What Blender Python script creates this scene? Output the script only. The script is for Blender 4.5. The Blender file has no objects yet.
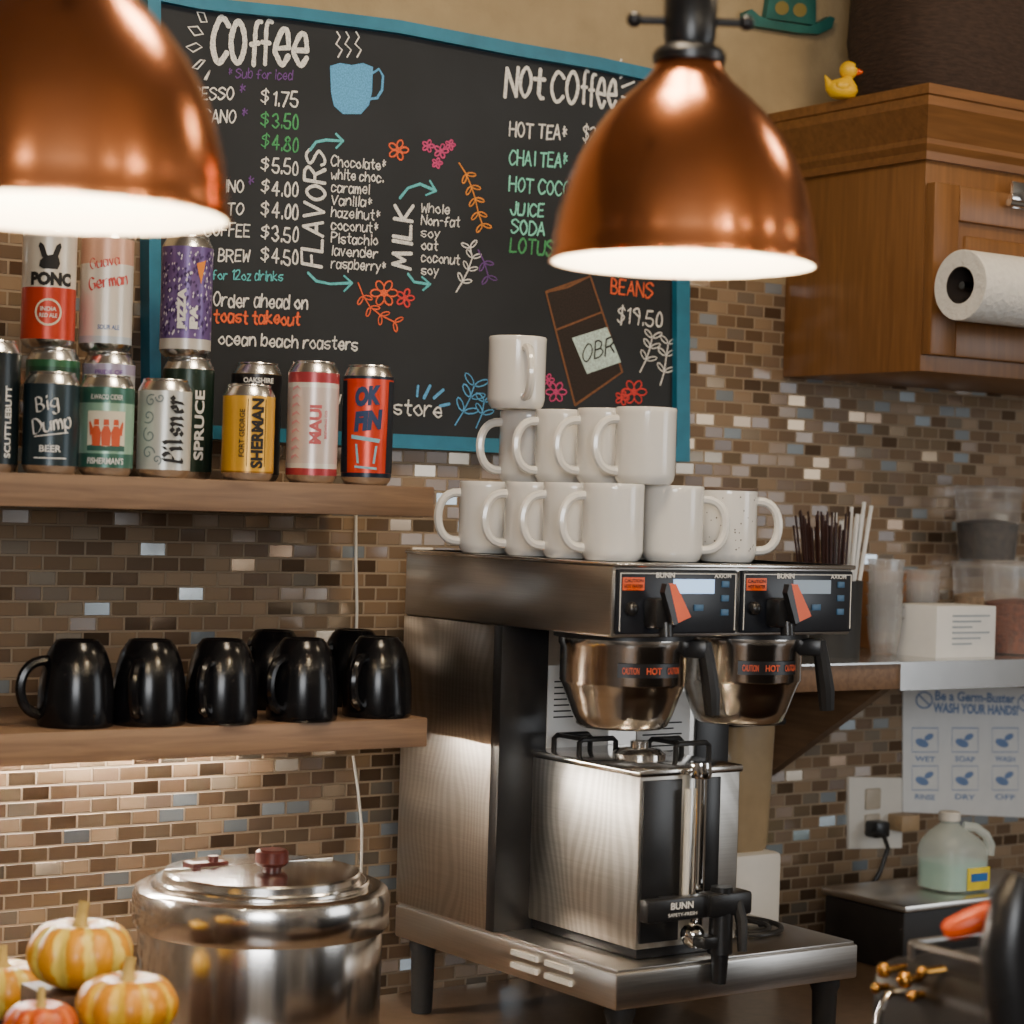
import bpy, bmesh, math, random
from mathutils import Vector as V, Matrix
random.seed(7)
PI=math.pi
scene=bpy.context.scene; COL=scene.collection
# ------------------------------------------------------------------ camera
F=2160.0; H=1.64
CP=V((0,0,H))
CM=Matrix.Rotation(math.radians(-35),4,'Z')@Matrix.Rotation(PI/2-.0032,4,'X')@Matrix.Rotation(.03,4,'Z')
C3=CM.to_3x3()
cd=bpy.data.cameras.new('camera'); cam=bpy.data.objects.new('camera',cd); COL.objects.link(cam)
cam.matrix_world=Matrix.Translation(CP)@CM
cd.sensor_width=36; cd.lens=F/1024*36; cd.clip_start=.05
cd.dof.use_dof=True; cd.dof.focus_distance=2.92; cd.dof.aperture_fstop=4.6
scene.camera=cam
def ray(u,v): return C3@V(((u-512)/F,(512-v)/F,-1))
def PY(u,v,y): d=ray(u,v); return CP+d*(y/d.y)
def PX(u,v,x): d=ray(u,v); return CP+d*(x/d.x)
def PT(u,v,t): return CP+ray(u,v)*t
# ------------------------------------------------------------------ materials
def C(r,g,b):
    f=lambda c:(c/255/12.92) if c/255<=.04045 else ((c/255+.055)/1.055)**2.4
    return (f(r),f(g),f(b))
def base_nodes(name):
    m=bpy.data.materials.new(name); m.use_nodes=True
    nt=m.node_tree; p=nt.nodes['Principled BSDF']; return m,nt,p
def ramp(nt,stops,interp='LINEAR'):
    r=nt.nodes.new('ShaderNodeValToRGB'); r.color_ramp.interpolation=interp
    e=r.color_ramp.elements
    while len(e)<len(stops): e.new(.5)
    for i,(p,c) in enumerate(stops): e[i].position=p; e[i].color=(*c,1)
    return r
def mat(name,col,rough=.5,metal=0,var=.1,sc=30,bump=0,bsc=None,emit=0,ecol=None,alpha=1,trans=0,stretch=(1,1,1),coat=0,ior=1.5):
    m,nt,p=base_nodes(name)
    tc=nt.nodes.new('ShaderNodeTexCoord'); mp=nt.nodes.new('ShaderNodeMapping'); mp.inputs['Scale'].default_value=stretch
    nt.links.new(tc.outputs['Object'],mp.inputs['Vector'])
    n=nt.nodes.new('ShaderNodeTexNoise'); n.inputs['Scale'].default_value=sc; n.inputs['Detail'].default_value=4
    nt.links.new(mp.outputs[0],n.inputs['Vector'])
    r=ramp(nt,[(.3,tuple(c*(1-var) for c in col)),(.7,tuple(min(1,c*(1+var)) for c in col))])
    nt.links.new(n.outputs['Fac'],r.inputs[0]); nt.links.new(r.outputs[0],p.inputs['Base Color'])
    p.inputs['Roughness'].default_value=rough; p.inputs['Metallic'].default_value=metal; p.inputs['IOR'].default_value=ior
    p.inputs['Alpha'].default_value=alpha; p.inputs['Transmission Weight'].default_value=trans
    p.inputs['Coat Weight'].default_value=coat; p.inputs['Coat Roughness'].default_value=.1
    if emit:
        p.inputs['Emission Color'].default_value=(*(ecol or col),1); p.inputs['Emission Strength'].default_value=emit
    if bump:
        b=nt.nodes.new('ShaderNodeBump'); b.inputs['Strength'].default_value=bump; b.inputs['Distance'].default_value=.004
        if bsc:
            n2=nt.nodes.new('ShaderNodeTexNoise'); n2.inputs['Scale'].default_value=bsc; n2.inputs['Detail'].default_value=5
            nt.links.new(mp.outputs[0],n2.inputs['Vector']); nt.links.new(n2.outputs['Fac'],b.inputs['Height'])
        else: nt.links.new(n.outputs['Fac'],b.inputs['Height'])
        nt.links.new(b.outputs[0],p.inputs['Normal'])
    return m
def wood(name,c1,c2,axis=0,rough=.45,sc=6):
    st=[18,18,18]; st[axis]=1.2
    m,nt,p=base_nodes(name)
    tc=nt.nodes.new('ShaderNodeTexCoord'); mp=nt.nodes.new('ShaderNodeMapping'); mp.inputs['Scale'].default_value=st
    nt.links.new(tc.outputs['Object'],mp.inputs['Vector'])
    n=nt.nodes.new('ShaderNodeTexNoise'); n.inputs['Scale'].default_value=sc; n.inputs['Detail'].default_value=6; n.inputs['Distortion'].default_value=.6
    nt.links.new(mp.outputs[0],n.inputs['Vector'])
    r=ramp(nt,[(.25,c1),(.75,c2)]); nt.links.new(n.outputs['Fac'],r.inputs[0]); nt.links.new(r.outputs[0],p.inputs['Base Color'])
    p.inputs['Roughness'].default_value=rough
    b=nt.nodes.new('ShaderNodeBump'); b.inputs['Strength'].default_value=.12; b.inputs['Distance'].default_value=.002
    nt.links.new(n.outputs['Fac'],b.inputs['Height']); nt.links.new(b.outputs[0],p.inputs['Normal'])
    return m
def steel(name,col,rough=.3,wave=0,stretch=(3,3,240),lo=.8):
    m,nt,p=base_nodes(name); p.inputs['Metallic'].default_value=1
    tc=nt.nodes.new('ShaderNodeTexCoord'); mp=nt.nodes.new('ShaderNodeMapping'); mp.inputs['Scale'].default_value=stretch
    nt.links.new(tc.outputs['Object'],mp.inputs['Vector'])
    n=nt.nodes.new('ShaderNodeTexNoise'); n.inputs['Scale'].default_value=3; n.inputs['Detail'].default_value=5
    nt.links.new(mp.outputs[0],n.inputs['Vector'])
    r=ramp(nt,[(.3,tuple(c*.86 for c in col)),(.7,col)]); nt.links.new(n.outputs['Fac'],r.inputs[0]); src=r.outputs[0]
    rr=nt.nodes.new('ShaderNodeMapRange'); rr.inputs['To Min'].default_value=rough*.85; rr.inputs['To Max'].default_value=rough*1.2
    nt.links.new(n.outputs['Fac'],rr.inputs['Value']); nt.links.new(rr.outputs[0],p.inputs['Roughness'])
    b=nt.nodes.new('ShaderNodeBump'); b.inputs['Strength'].default_value=.05; b.inputs['Distance'].default_value=.001
    nt.links.new(n.outputs['Fac'],b.inputs['Height']); last=b
    if wave:
        w=nt.nodes.new('ShaderNodeTexWave'); w.wave_type='BANDS'; w.bands_direction='Y'
        w.inputs['Scale'].default_value=wave; w.inputs['Distortion'].default_value=24; w.inputs['Detail'].default_value=.6; w.inputs['Detail Scale'].default_value=.42; w.inputs['Detail Roughness'].default_value=.35
        mp2=nt.nodes.new('ShaderNodeMapping'); mp2.inputs['Scale'].default_value=(1,1,.6)
        nt.links.new(tc.outputs['Object'],mp2.inputs['Vector']); nt.links.new(mp2.outputs[0],w.inputs['Vector'])
        mx=nt.nodes.new('ShaderNodeMix'); mx.data_type='RGBA'; mx.blend_type='MULTIPLY'; mx.inputs[0].default_value=1
        r2=ramp(nt,[(.2,(lo,lo*.99,lo*.97)),(.8,(1,1,1))]); nt.links.new(w.outputs['Fac'],r2.inputs[0])
        nt.links.new(src,mx.inputs[6]); nt.links.new(r2.outputs[0],mx.inputs[7]); src=mx.outputs[2]
    nt.links.new(src,p.inputs['Base Color'])
    nt.links.new(last.outputs[0],p.inputs['Normal'])
    return m
def tile_mat():
    m,nt,p=base_nodes('mosaic_tile'); N=nt.nodes.new; L=nt.links.new
    tc=N('ShaderNodeTexCoord'); s=N('ShaderNodeSeparateXYZ'); c=N('ShaderNodeCombineXYZ')
    L(tc.outputs['Object'],s.inputs[0]); L(s.outputs[0],c.inputs[0]); L(s.outputs[2],c.inputs[1])
    b=N('ShaderNodeTexBrick'); b.offset=.5; b.offset_frequency=2; b.squash=1
    for k,v in (('Scale',1),('Mortar Size',.0019),('Mortar Smooth',.35),('Bias',0),('Brick Width',.0395),('Row Height',.0202)): b.inputs[k].default_value=v
    b.inputs['Color1'].default_value=(0,0,0,1); b.inputs['Color2'].default_value=(1,1,1,1); b.inputs['Mortar'].default_value=(.5,.5,.5,1)
    L(c.outputs[0],b.inputs['Vector'])
    r=ramp(nt,[(0,C(120,98,77)),(.14,C(140,117,92)),(.28,C(104,84,66)),(.40,C(130,107,84)),(.54,C(150,127,102)),(.64,C(114,93,74)),(.72,C(152,131,106)),(.79,C(138,118,96)),(.86,C(160,148,132)),(.93,C(176,186,192))],'CONSTANT')
    L(b.outputs['Color'],r.inputs[0])
    mx=N('ShaderNodeMix'); mx.data_type='RGBA'; L(b.outputs['Fac'],mx.inputs[0]); L(r.outputs[0],mx.inputs[6]); mx.inputs[7].default_value=(*C(150,131,108),1)
    L(mx.outputs[2],p.inputs['Base Color'])
    gt=N('ShaderNodeMath'); gt.operation='GREATER_THAN'; gt.inputs[1].default_value=.64; L(b.outputs['Color'],gt.inputs[0])
    inv=N('ShaderNodeMath'); inv.operation='SUBTRACT'; inv.inputs[0].default_value=1; L(b.outputs['Fac'],inv.inputs[1])
    me=N('ShaderNodeMath'); me.operation='MULTIPLY'; L(gt.outputs[0],me.inputs[0]); L(inv.outputs[0],me.inputs[1])
    me2=N('ShaderNodeMath'); me2.operation='MULTIPLY'; me2.inputs[1].default_value=.6; L(me.outputs[0],me2.inputs[0]); L(me2.outputs[0],p.inputs['Metallic'])
    ro=N('ShaderNodeMapRange'); ro.inputs['To Min'].default_value=.16; ro.inputs['To Max'].default_value=.85; L(b.outputs['Fac'],ro.inputs['Value']); L(ro.outputs[0],p.inputs['Roughness'])
    wn=N('ShaderNodeTexWhiteNoise'); wn.noise_dimensions='1D'; L(b.outputs['Color'],wn.inputs['W'])
    su=N('ShaderNodeVectorMath'); su.operation='SUBTRACT'; L(wn.outputs['Color'],su.inputs[0]); su.inputs[1].default_value=(.5,.5,.5)
    sc=N('ShaderNodeVectorMath'); sc.operation='SCALE'; sc.inputs['Scale'].default_value=.24; L(su.outputs[0],sc.inputs[0])
    g=N('ShaderNodeNewGeometry'); ad=N('ShaderNodeVectorMath'); L(g.outputs['Normal'],ad.inputs[0]); L(sc.outputs[0],ad.inputs[1])
    no=N('ShaderNodeVectorMath'); no.operation='NORMALIZE'; L(ad.outputs[0],no.inputs[0])
    bp=N('ShaderNodeBump'); bp.inputs['Strength'].default_value=.8; bp.inputs['Distance'].default_value=.002; L(inv.outputs[0],bp.inputs['Height']); L(no.outputs[0],bp.inputs['Normal'])
    L(bp.outputs[0],p.inputs['Normal'])
    return m
def pumpkin_mat(name,ca,cb,n):
    m,nt,p=base_nodes(name); N=nt.nodes.new; L=nt.links.new
    tc=N('ShaderNodeTexCoord'); s=N('ShaderNodeSeparateXYZ'); L(tc.outputs['Object'],s.inputs[0])
    a=N('ShaderNodeMath'); a.operation='ARCTAN2'; L(s.outputs[1],a.inputs[0]); L(s.outputs[0],a.inputs[1])
    mu=N('ShaderNodeMath'); mu.operation='MULTIPLY'; mu.inputs[1].default_value=n; L(a.outputs[0],mu.inputs[0])
    si=N('ShaderNodeMath'); si.operation='COSINE'; L(mu.outputs[0],si.inputs[0])
    nz=N('ShaderNodeTexNoise'); nz.inputs['Scale'].default_value=45; nz.inputs['Detail'].default_value=4; L(tc.outputs['Object'],nz.inputs['Vector'])
    m2=N('ShaderNodeMath'); m2.operation='MULTIPLY_ADD'; m2.inputs[1].default_value=3.2; m2.inputs[2].default_value=-1.6; L(nz.outputs['Fac'],m2.inputs[0])
    ad=N('ShaderNodeMath'); L(si.outputs[0],ad.inputs[0]); L(m2.outputs[0],ad.inputs[1])
    r=ramp(nt,[(0,ca),(.6,cb)]); L(ad.outputs[0],r.inputs[0]); L(r.outputs[0],p.inputs['Base Color'])
    p.inputs['Roughness'].default_value=.4; p.inputs['Coat Weight'].default_value=.15
    return m
# ------------------------------------------------------------------ mesh builder
TC={}
def textmesh(s,bold=0.,shear=0.,sp=1.):
    k=(s,bold,shear,sp)
    if k in TC: return TC[k]
    cu=bpy.data.curves.new('t','FONT'); cu.body=s; cu.offset=bold; cu.shear=shear; cu.space_character=sp; cu.resolution_u=3
    ob=bpy.data.objects.new('t',cu); COL.objects.link(ob); bpy.context.view_layer.update()
    me=bpy.data.meshes.new_from_object(ob.evaluated_get(bpy.context.evaluated_depsgraph_get()))
    vs=[v.co.copy() for v in me.vertices]; fs=[tuple(p.vertices) for p in me.polygons]
    bpy.data.objects.remove(ob); bpy.data.curves.remove(cu); bpy.data.meshes.remove(me)
    TC[k]=(vs,fs); return TC[k]
CAP=max(v.y for v in textmesh('H')[0])
# single-stroke hand lettering: x 0-6, y 0-9, baseline 2, cap 8, x-height 6; ~ marks a smoothed stroke
GL={'A':'02 38 62|14 54','B':'02 08|~08 28 47 46 35 05|~05 35 54 53 32 02','C':'~67 48 28 06 04 22 42 63','D':'02 08|~08 38 66 64 32 02','E':'58 08 02 52|05 45','F':'58 08 02|05 45',
'G':'~67 48 28 06 04 22 42 63|63 65 45','H':'02 08|62 68|05 65','I':'22 28','J':'~58 54 42 22 04','K':'02 08|58 05 62','L':'08 02 52','M':'02 18 34 58 62','N':'02 08 62 68',
'O':'~38 17 05 13 32 53 65 57 38','P':'02 08|~08 48 67 56 35 05','R':'02 08|~08 48 67 56 35 05|35 62','S':'~67 48 28 07 16 45 64 53 32 12 03','T':'08 68|38 32','U':'~08 04 12 32 52 64 68',
'V':'08 32 68','W':'08 12 36 52 68','X':'08 62|68 02','Y':'08 35 68|35 32','Z':'08 68 02 62',
'a':'~55 36 16 04 12 32 54|56 52','b':'08 02|~04 26 46 54 42 22 03','c':'~55 36 16 04 12 32 53','d':'58 52|~54 36 16 04 12 32 53','e':'04 54|~54 46 26 04 13 32 53','f':'~58 38 27 25 22|05 45',
'g':'~56 26 04 23 43 55|~56 51 40 20 11','h':'08 02|~04 26 46 54 52','i':'12 16|17 18','k':'08 02|46 04 52','l':'18 12','m':'02 06|~04 16 26 34 32|~34 46 56 64 62','n':'02 06|~04 26 46 54 52',
'o':'~36 15 04 13 32 53 54 45 36','p':'00 06|~04 26 46 54 42 22 03','r':'02 06|~04 26 46','s':'~56 26 05 24 44 53 32 03','t':'28 23 32 42|06 46','u':'~06 03 12 32 54|56 52','v':'06 22 46','w':'06 12 34 52 66','y':'06 23|56 10','z':'06 46 02 42',
'0':'~38 16 13 32 53 56 38','1':'17 38 32','2':'~07 28 48 57 45 02|02 62','3':'~07 28 48 56 35|~35 64 53 32 03','4':'48 04 64|48 42','5':'58 18 05|~05 45 64 52 22 03','7':'08 68 22','8':'~38 17 26 45 63 42 22 03 25 46 57 38','9':'~65 36 17 38 58 66|66 52',
'.':'12 13','*':'15 47|45 17|24 28','$':'~57 48 28 07 16 45 54 43 22 03|39 31','-':'05 35',"'":'17 18','!':'14 18|12 13'}
# angular broad-nib forms for the black lettering on the white can
BLK={'P':'02 03 17 18|17 38 57 56 35 15|02 22','i':'12 15 06|17 18|12 23','l':'12 17 08|12 23','s':'55 36 15 24 44 53 32 13','n':'02 15 06|15 36 45 42 53','e':'14 44 45 36 15 13 22 43','r':'02 15 06|15 26 45'}
def crom(P,n=5):
    closed=(P[0]==P[-1]); m=len(P); o=[]
    g=lambda i:(P[i%(m-1)] if closed else P[max(0,min(m-1,i))])
    for i in range(m-1):
        a,b,c,d=g(i-1),g(i),g(i+1),g(i+2)
        for k in range(n):
            t=k/n; o.append(tuple(.5*((2*b[j])+(-a[j]+c[j])*t+(2*a[j]-5*b[j]+4*c[j]-d[j])*t*t+(-a[j]+3*b[j]-3*c[j]+d[j])*t**3) for j in (0,1)))
    o.append(P[-1]); return o
HR=random.Random(11)
def handstrokes(s,jit=.28,tab=None):
    x=0; out=[]
    for ch in s:
        if ch==' ': x+=3.4; continue
        gl=(tab or GL)[ch]; w=0; jx=HR.uniform(-jit,jit); jy=HR.uniform(-jit,jit); ro=HR.uniform(-.06,.06) if jit else 0; sl=.07 if not tab else 0; ys=HR.uniform(.94,1.07) if jit else 1
        for st in gl.split('|'):
            sm=st[0]=='~'; P=[(float(a[0]),float(a[1])) for a in st.lstrip('~').split()]
            w=max(w,max(p[0] for p in P))
            tf=lambda p:(x+jx*.5+p[0]+(p[1]-2)*(sl+ro),(p[1]-2)*ys+jy+p[0]*ro)
            if sm: out.append([tf(p) for p in crom(P)])
            else:
                for a,b in zip(P[:-1],P[1:]): out.append([tf(a),tf(b)])
        x+=w*1.0+1.8
    return out,x-1.8
ORG={}; LAY=[0]
class MB:
    def __init__(s): s.bm=bmesh.new()
    def raw(s,vs,fs,mi=0):
        nv=[s.bm.verts.new(v) for v in vs]
        for f in fs:
            try:
                q=s.bm.faces.new([nv[i] for i in f]); q.material_index=mi
            except ValueError: pass
        return s
    def join(s,t,M=None,mi=0):
        t.verts.index_update()
        s.raw([(M@v.co if M else v.co.copy()) for v in t.verts],[[v.index for v in f.verts] for f in t.faces],mi); t.free(); return s
    def box(s,x0,x1,y0,y1,z0,z1,b=0,seg=2,M=None,mi=0):
        t=bmesh.new(); bmesh.ops.create_cube(t,size=1)
        for v in t.verts: v.co=V(((x0+x1)/2+v.co.x*(x1-x0),(y0+y1)/2+v.co.y*(y1-y0),(z0+z1)/2+v.co.z*(z1-z0)))
        if b: bmesh.ops.bevel(t,geom=list(t.edges),offset=b,segments=seg,affect='EDGES',profile=.5)
        return s.join(t,M,mi)
    def lathe(s,prof,n=32,c=(0,0,0),M=None,mis=None,mi=0):
        c=V(c); vs=[];rings=[]
        for r,z in prof:
            if r<1e-6: rings.append([len(vs)]); vs.append(V((0,0,z)))
            else:
                rings.append(list(range(len(vs),len(vs)+n)))
                vs+= [V((r*math.cos(2*PI*i/n),r*math.sin(2*PI*i/n),z)) for i in range(n)]
        vs=[(M@v if M else v)+c for v in vs]
        nv=[s.bm.verts.new(v) for v in vs]
        for k in range(len(rings)-1):
            a,b=rings[k],rings[k+1]; m=mis[k] if mis else mi
            for i in range(n):
                j=(i+1)%n
                if len(a)==1 and len(b)==1: continue
                if len(a)==1: f=[a[0],b[i],b[j]]
                elif len(b)==1: f=[a[i],a[j],b[0]]
                else: f=[a[i],a[j],b[j],b[i]]
                q=s.bm.faces.new([nv[x] for x in f]); q.material_index=m
        return s
    def tube(s,pts,r,n=8,mi=0,closed=False):
        pts=[V(p) for p in pts]; m=len(pts); R=r if isinstance(r,(list,tuple)) else [r]*m
        vs=[];fs=[]; up=None
        for i in range(m):
            if closed: d=(pts[(i+1)%m]-pts[i-1])
            else: d=(pts[min(i+1,m-1)]-pts[max(i-1,0)])
            d.normalize()
            if up is None: up=d.orthogonal().normalized()
            else:
                up=(up-d*up.dot(d)); up.normalize()
            w=d.cross(up)
            for k in range(n):
                a=2*PI*k/n; vs.append(pts[i]+(up*math.cos(a)+w*math.sin(a))*R[i])
        for i in range(m if closed else m-1):
            j=(i+1)%m
            for k in range(n):
                l=(k+1)%n; fs.append((i*n+k,i*n+l,j*n+l,j*n+k))
        if not closed: fs.append(tuple(range(n))); fs.append(tuple(range((m-1)*n,m*n)))
        return s.raw(vs,fs,mi)
    def prism(s,pts,ext,mi=0):
        pts=[V(p) for p in pts]; n=len(pts); e=V(ext)
        vs=pts+[p+e for p in pts]
        fs=[tuple(range(n)),tuple(range(2*n-1,n-1,-1))]+[(i,(i+1)%n,n+(i+1)%n,n+i) for i in range(n)]
        return s.raw(vs,fs,mi)
    def loft(s,secs,n=32,c=(0,0,0),M=None,mi=0):
        c=V(c); vs=[];fs=[]
        for (z,rx,ry,p,cx,cy) in secs:
            for i in range(n):
                a=2*PI*i/n; ca,sa=math.cos(a),math.sin(a)
                x=rx*math.copysign(abs(ca)**(2/p),ca); y=ry*math.copysign(abs(sa)**(2/p),sa)
                v=V((cx+x,cy+y,z)); vs.append((M@v if M else v)+c)
        m=len(secs)
        for k in range(m-1):
            for i in range(n):
                j=(i+1)%n; fs.append((k*n+i,k*n+j,(k+1)*n+j,(k+1)*n+i))
        fs.append(tuple(range(n))); fs.append(tuple(range((m-1)*n,m*n)))
        return s.raw(vs,fs,mi)
    def sphere(s,c,r,n=16,sc=(1,1,1),M=None,mi=0):
        t=bmesh.new(); bmesh.ops.create_uvsphere(t,u_segments=n,v_segments=max(6,n//2),radius=r)
        for v in t.verts:
            v.co=V((v.co.x*sc[0],v.co.y*sc[1],v.co.z*sc[2]))
            if M: v.co=M@v.co
            v.co+=V(c)
        return s.join(t,None,mi)
    def text(s,st,P0,dx,dy,bold=0,shear=0,sp=1,mi=0):
        vs,fs=textmesh(st,bold,shear,sp)
        x0=min(v.x for v in vs); x1=max(v.x for v in vs)
        return s.raw([V(P0)+V(dx)*((v.x-x0)/(x1-x0))+V(dy)*(v.y/CAP) for v in vs],fs,mi)
    def textY(s,st,u0,v0,u1,v1,h,y,bold=.0,shear=0,sp=1,mi=0):
        a=PY(u0,v0,y); b=PY(u1,v1,y); t=PY(u0,v0-h,y)
        return s.text(st,a,b-a,V((0,0,t.z-a.z)),bold,shear,sp,mi)
    def ribbon(s,P,hw,closed=False,caps=False):
        # each chalk stroke lies a hair in front of the one before, as chalk laid over chalk
        LAY[0]=(LAY[0]+1)%9; off=V((0,-.00009*LAY[0],0)); P=[p+off for p in P]
        hw=hw*HR.uniform(.88,1.14); m=len(P); L=[];R_=[];fs=[]
        for i in range(m):
            d=P[(i+1)%m if closed else min(i+1,m-1)]-P[i-1 if (closed or i) else 0]; d.y=0
            if d.length<1e-9: d=V((1,0,0))
            d.normalize(); q=V((-d.z,0,d.x))*hw*HR.uniform(.84,1.12)
            L.append(P[i]+q); R_.append(P[i]-q)
        vs=[]
        for a,b in zip(L,R_): vs+=[a,b]
        for i in range(m if closed else m-1):
            j=(i+1)%m; fs.append((2*i,2*i+1,2*j+1,2*j))
        s.raw(vs,fs)
        if caps:
            for e_,p in enumerate((P[0],P[-1])): s.raw([p+V((hw*math.cos(2*PI*k/10),-.00004-.00002*e_,hw*math.sin(2*PI*k/10))) for k in range(10)],[tuple(range(10))])
        return s
    def stroke(s,px,w,y,mi=0,closed=False):
        P=[PY(u,v,y) for u,v in px]
        return s.ribbon(P,w*.5*P[0].y/.85/F,closed,not closed)
    def hand(s,st,P0,dx,dy,hw):
        S,tot=handstrokes(st)
        for q in S: s.ribbon([V(P0)+V(dx)*(x/tot)+V(dy)*(y/6) for x,y in q],hw,False,True)
        return s
    def blob(s,u,v,ru,rv,y,ang=0,n=14,mi=0):
        ca,sa=math.cos(ang),math.sin(ang); P=[]
        for i in range(n):
            a=2*PI*i/n; x=ru*math.cos(a); z=rv*math.sin(a); P.append(PY(u+x*ca-z*sa,v+x*sa+z*ca,y))
        return s.raw(P,[tuple(range(n))],mi)
    def wrap(s,vs,fs,R,mi=0):
        t=bmesh.new(); nv=[t.verts.new(V((v[0],v[1],0))) for v in vs]
        for f in fs:
            try: t.faces.new([nv[i] for i in f])
            except ValueError: pass
        x0=min(v[0] for v in vs); x1=max(v[0] for v in vs)
        k=max(1,int((x1-x0)/.0035))
        for i in range(1,k):
            bmesh.ops.bisect_plane(t,geom=t.verts[:]+t.edges[:]+t.faces[:],plane_co=(x0+(x1-x0)*i/k,0,0),plane_no=(1,0,0))
        for v in t.verts:
            a=v.co.x/R; v.co=V((R*math.sin(a),-R*math.cos(a),v.co.y))
        return s.join(t,None,mi)
    def wtext(s,st,R,w,h,cx,cz,rot=0,bold=0,shear=0,mi=0):
        vs,fs=textmesh(st,bold,shear); x0=min(v.x for v in vs); x1=max(v.x for v in vs); y0=min(v.y for v in vs); y1=max(v.y for v in vs)
        ca,sa=math.cos(rot),math.sin(rot); o=[]
        for v in vs:
            x=((v.x-x0)/(x1-x0)-.5)*w; y=((v.y-y0)/(y1-y0)-.5)*h; o.append((cx+x*ca-y*sa,cz+x*sa+y*ca))
        return s.wrap(o,fs,R,mi)
    def wnib(s,st,R,w,h,cx,cz,rot,nib,nx=.75,ny=.65,tab=None):
        S,tot=handstrokes(st,0,tab); ca,sa=math.cos(rot),math.sin(rot)
        for k_,q in enumerate(S):
            vs=[]
            for x,y in q:
                a=(x/tot-.5)*w; b=(y/6-.5)*h
                for sg in (-1,1):
                    a2=a+sg*nib*nx; b2=b+sg*nib*ny; vs.append((cx+a2*ca-b2*sa,cz+a2*sa+b2*ca))
            s.wrap(vs,[(2*i,2*i+1,2*i+3,2*i+2) for i in range(len(q)-1)],R+.00006*(k_%5))
        return s
    def wpoly(s,pts,R,mi=0): return s.wrap(pts,[tuple(range(len(pts)))],R,mi)
    def build(s,name,mats,parent=None,ang=35,loc=None):
        if not isinstance(mats,(list,tuple)): mats=[mats]
        off=ORG[parent.name] if parent else V(loc or (0,0,0))
        bmesh.ops.recalc_face_normals(s.bm,faces=s.bm.faces[:])
        for v in s.bm.verts: v.co-=off
        me=bpy.data.meshes.new(name); s.bm.to_mesh(me); s.bm.free()
        for m in mats: me.materials.append(m)
        me.polygons.foreach_set('use_smooth',[True]*len(me.polygons)); me.set_sharp_from_angle(angle=math.radians(ang))
        o=bpy.data.objects.new(name,me); COL.objects.link(o)
        if parent: o.parent=parent
        else: o.location=off
        ORG[o.name]=off; return o
def tag(o,label,cat,group=None):
    o['label']=label; o['category']=cat
    if group: o['group']=group
    return o
def thing(name,label,cat,loc=(0,0,0),rz=0,group=None):
    o=bpy.data.objects.new(name,None); COL.objects.link(o); o.location=loc; o.rotation_euler=(0,0,rz); o.empty_display_size=.05
    ORG[o.name]=V(loc); return tag(o,label,cat,group)
def struct(o): o['kind']='structure'; return o
def kids(o): return [c for c in bpy.data.objects if c.parent==o]
def dup(root,loc,rz,label,group=None):
    r=root.copy(); COL.objects.link(r); r.location=loc; r.rotation_euler=(0,0,rz); r['label']=label
    if group: r['group']=group
    for ch in kids(root):
        c=ch.copy(); COL.objects.link(c); c.parent=r
        for g in kids(ch):
            d=g.copy(); COL.objects.link(d); d.parent=c
    return r
# ------------------------------------------------------------------ shared materials
m_tile=tile_mat()
m_stucco=mat('stucco',C(162,142,108),.9,var=.12,sc=14,bump=.6,bsc=70)
m_floor=mat('floor_brown',C(70,58,48),.6,sc=6)
m_ceil=mat('ceiling_paint',C(150,140,125),.9,sc=6)
m_steel=steel('brushed_steel',(.70,.67,.63),.3)
m_steelw=steel('figured_steel',(.78,.75,.70),.33,wave=22,lo=.8)
m_steelc=steel('figured_dark_steel',(.56,.52,.47),.32,wave=26,lo=.86)
m_pol=steel('polished_steel',(.82,.78,.73),.16,stretch=(2,2,30))
m_kettle=steel('kettle_steel',(.84,.80,.75),.17,stretch=(40,40,2))
m_steeld=steel('dull_steel',(.3,.29,.28),.4)
m_chrome=mat('chrome',(.8,.79,.77),.08,1,.04)
m_vent=mat('vent_painted_shine',C(226,222,214),.35,var=.03)  # bright reflection on the louver metal put into the colour as white
m_black=mat('black_plastic',(.012,.012,.013),.32,var=.2)
m_rubber=mat('matte_black',(.015,.015,.015),.6,var=.2)
m_blk_gloss=mat('black_glaze',(.004,.004,.005),.2,var=.2,ior=1.4)
m_white_c=mat('white_ceramic',C(238,235,228),.14,var=.02,sc=8,coat=.6)
m_copper=mat('copper',C(222,142,94),.22,1,.1,sc=9)
m_lining=mat('white_enamel',(.92,.9,.84),.5,var=.02)
m_bulb=mat('warm_bulb',(1,.82,.55),.4,emit=320,ecol=(1,.78,.5))
m_led=mat('led_strip',(1,.9,.75),.4,emit=300,ecol=(1,.92,.8))
m_shelf=wood('shelf_wood',C(104,80,62),C(142,114,88),0,.5)
m_cab=wood('cabinet_wood',C(110,72,36),C(136,92,48),2,.38)
m_cabx=wood('cabinet_wood_rail',C(110,72,36),C(136,92,48),0,.38)
m_darkw=wood('dark_wood',C(58,38,26),C(84,56,38),1,.5)
m_brw=wood('bracket_wood',C(92,68,48),C(126,96,68),1,.5)
m_counter=mat('counter_laminate',C(92,74,58),.35,var=.2,sc=60)
m_blue=mat('blue_paint',C(28,112,140),.5,var=.15)
m_board=mat('chalkboard',C(36,39,43),.8,var=.3,sc=5)
m_alu=mat('aluminium',(.75,.75,.74),.25,1,.05)
m_paper=mat('white_paper',C(220,220,218),.85,var=.03)
m_whitep=mat('white_plastic',C(215,210,200),.45,var=.03)
def ink(name,r,g,b,rough=.6): return mat(name,C(r,g,b),rough,var=(.3 if 'chalk' in name else .05),sc=(420 if 'chalk' in name else 30))
k_white=ink('chalk_white',226,223,216,.9); k_mint=ink('chalk_mint',130,214,188,.9); k_green=ink('chalk_green',74,150,96,.9)
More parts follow.
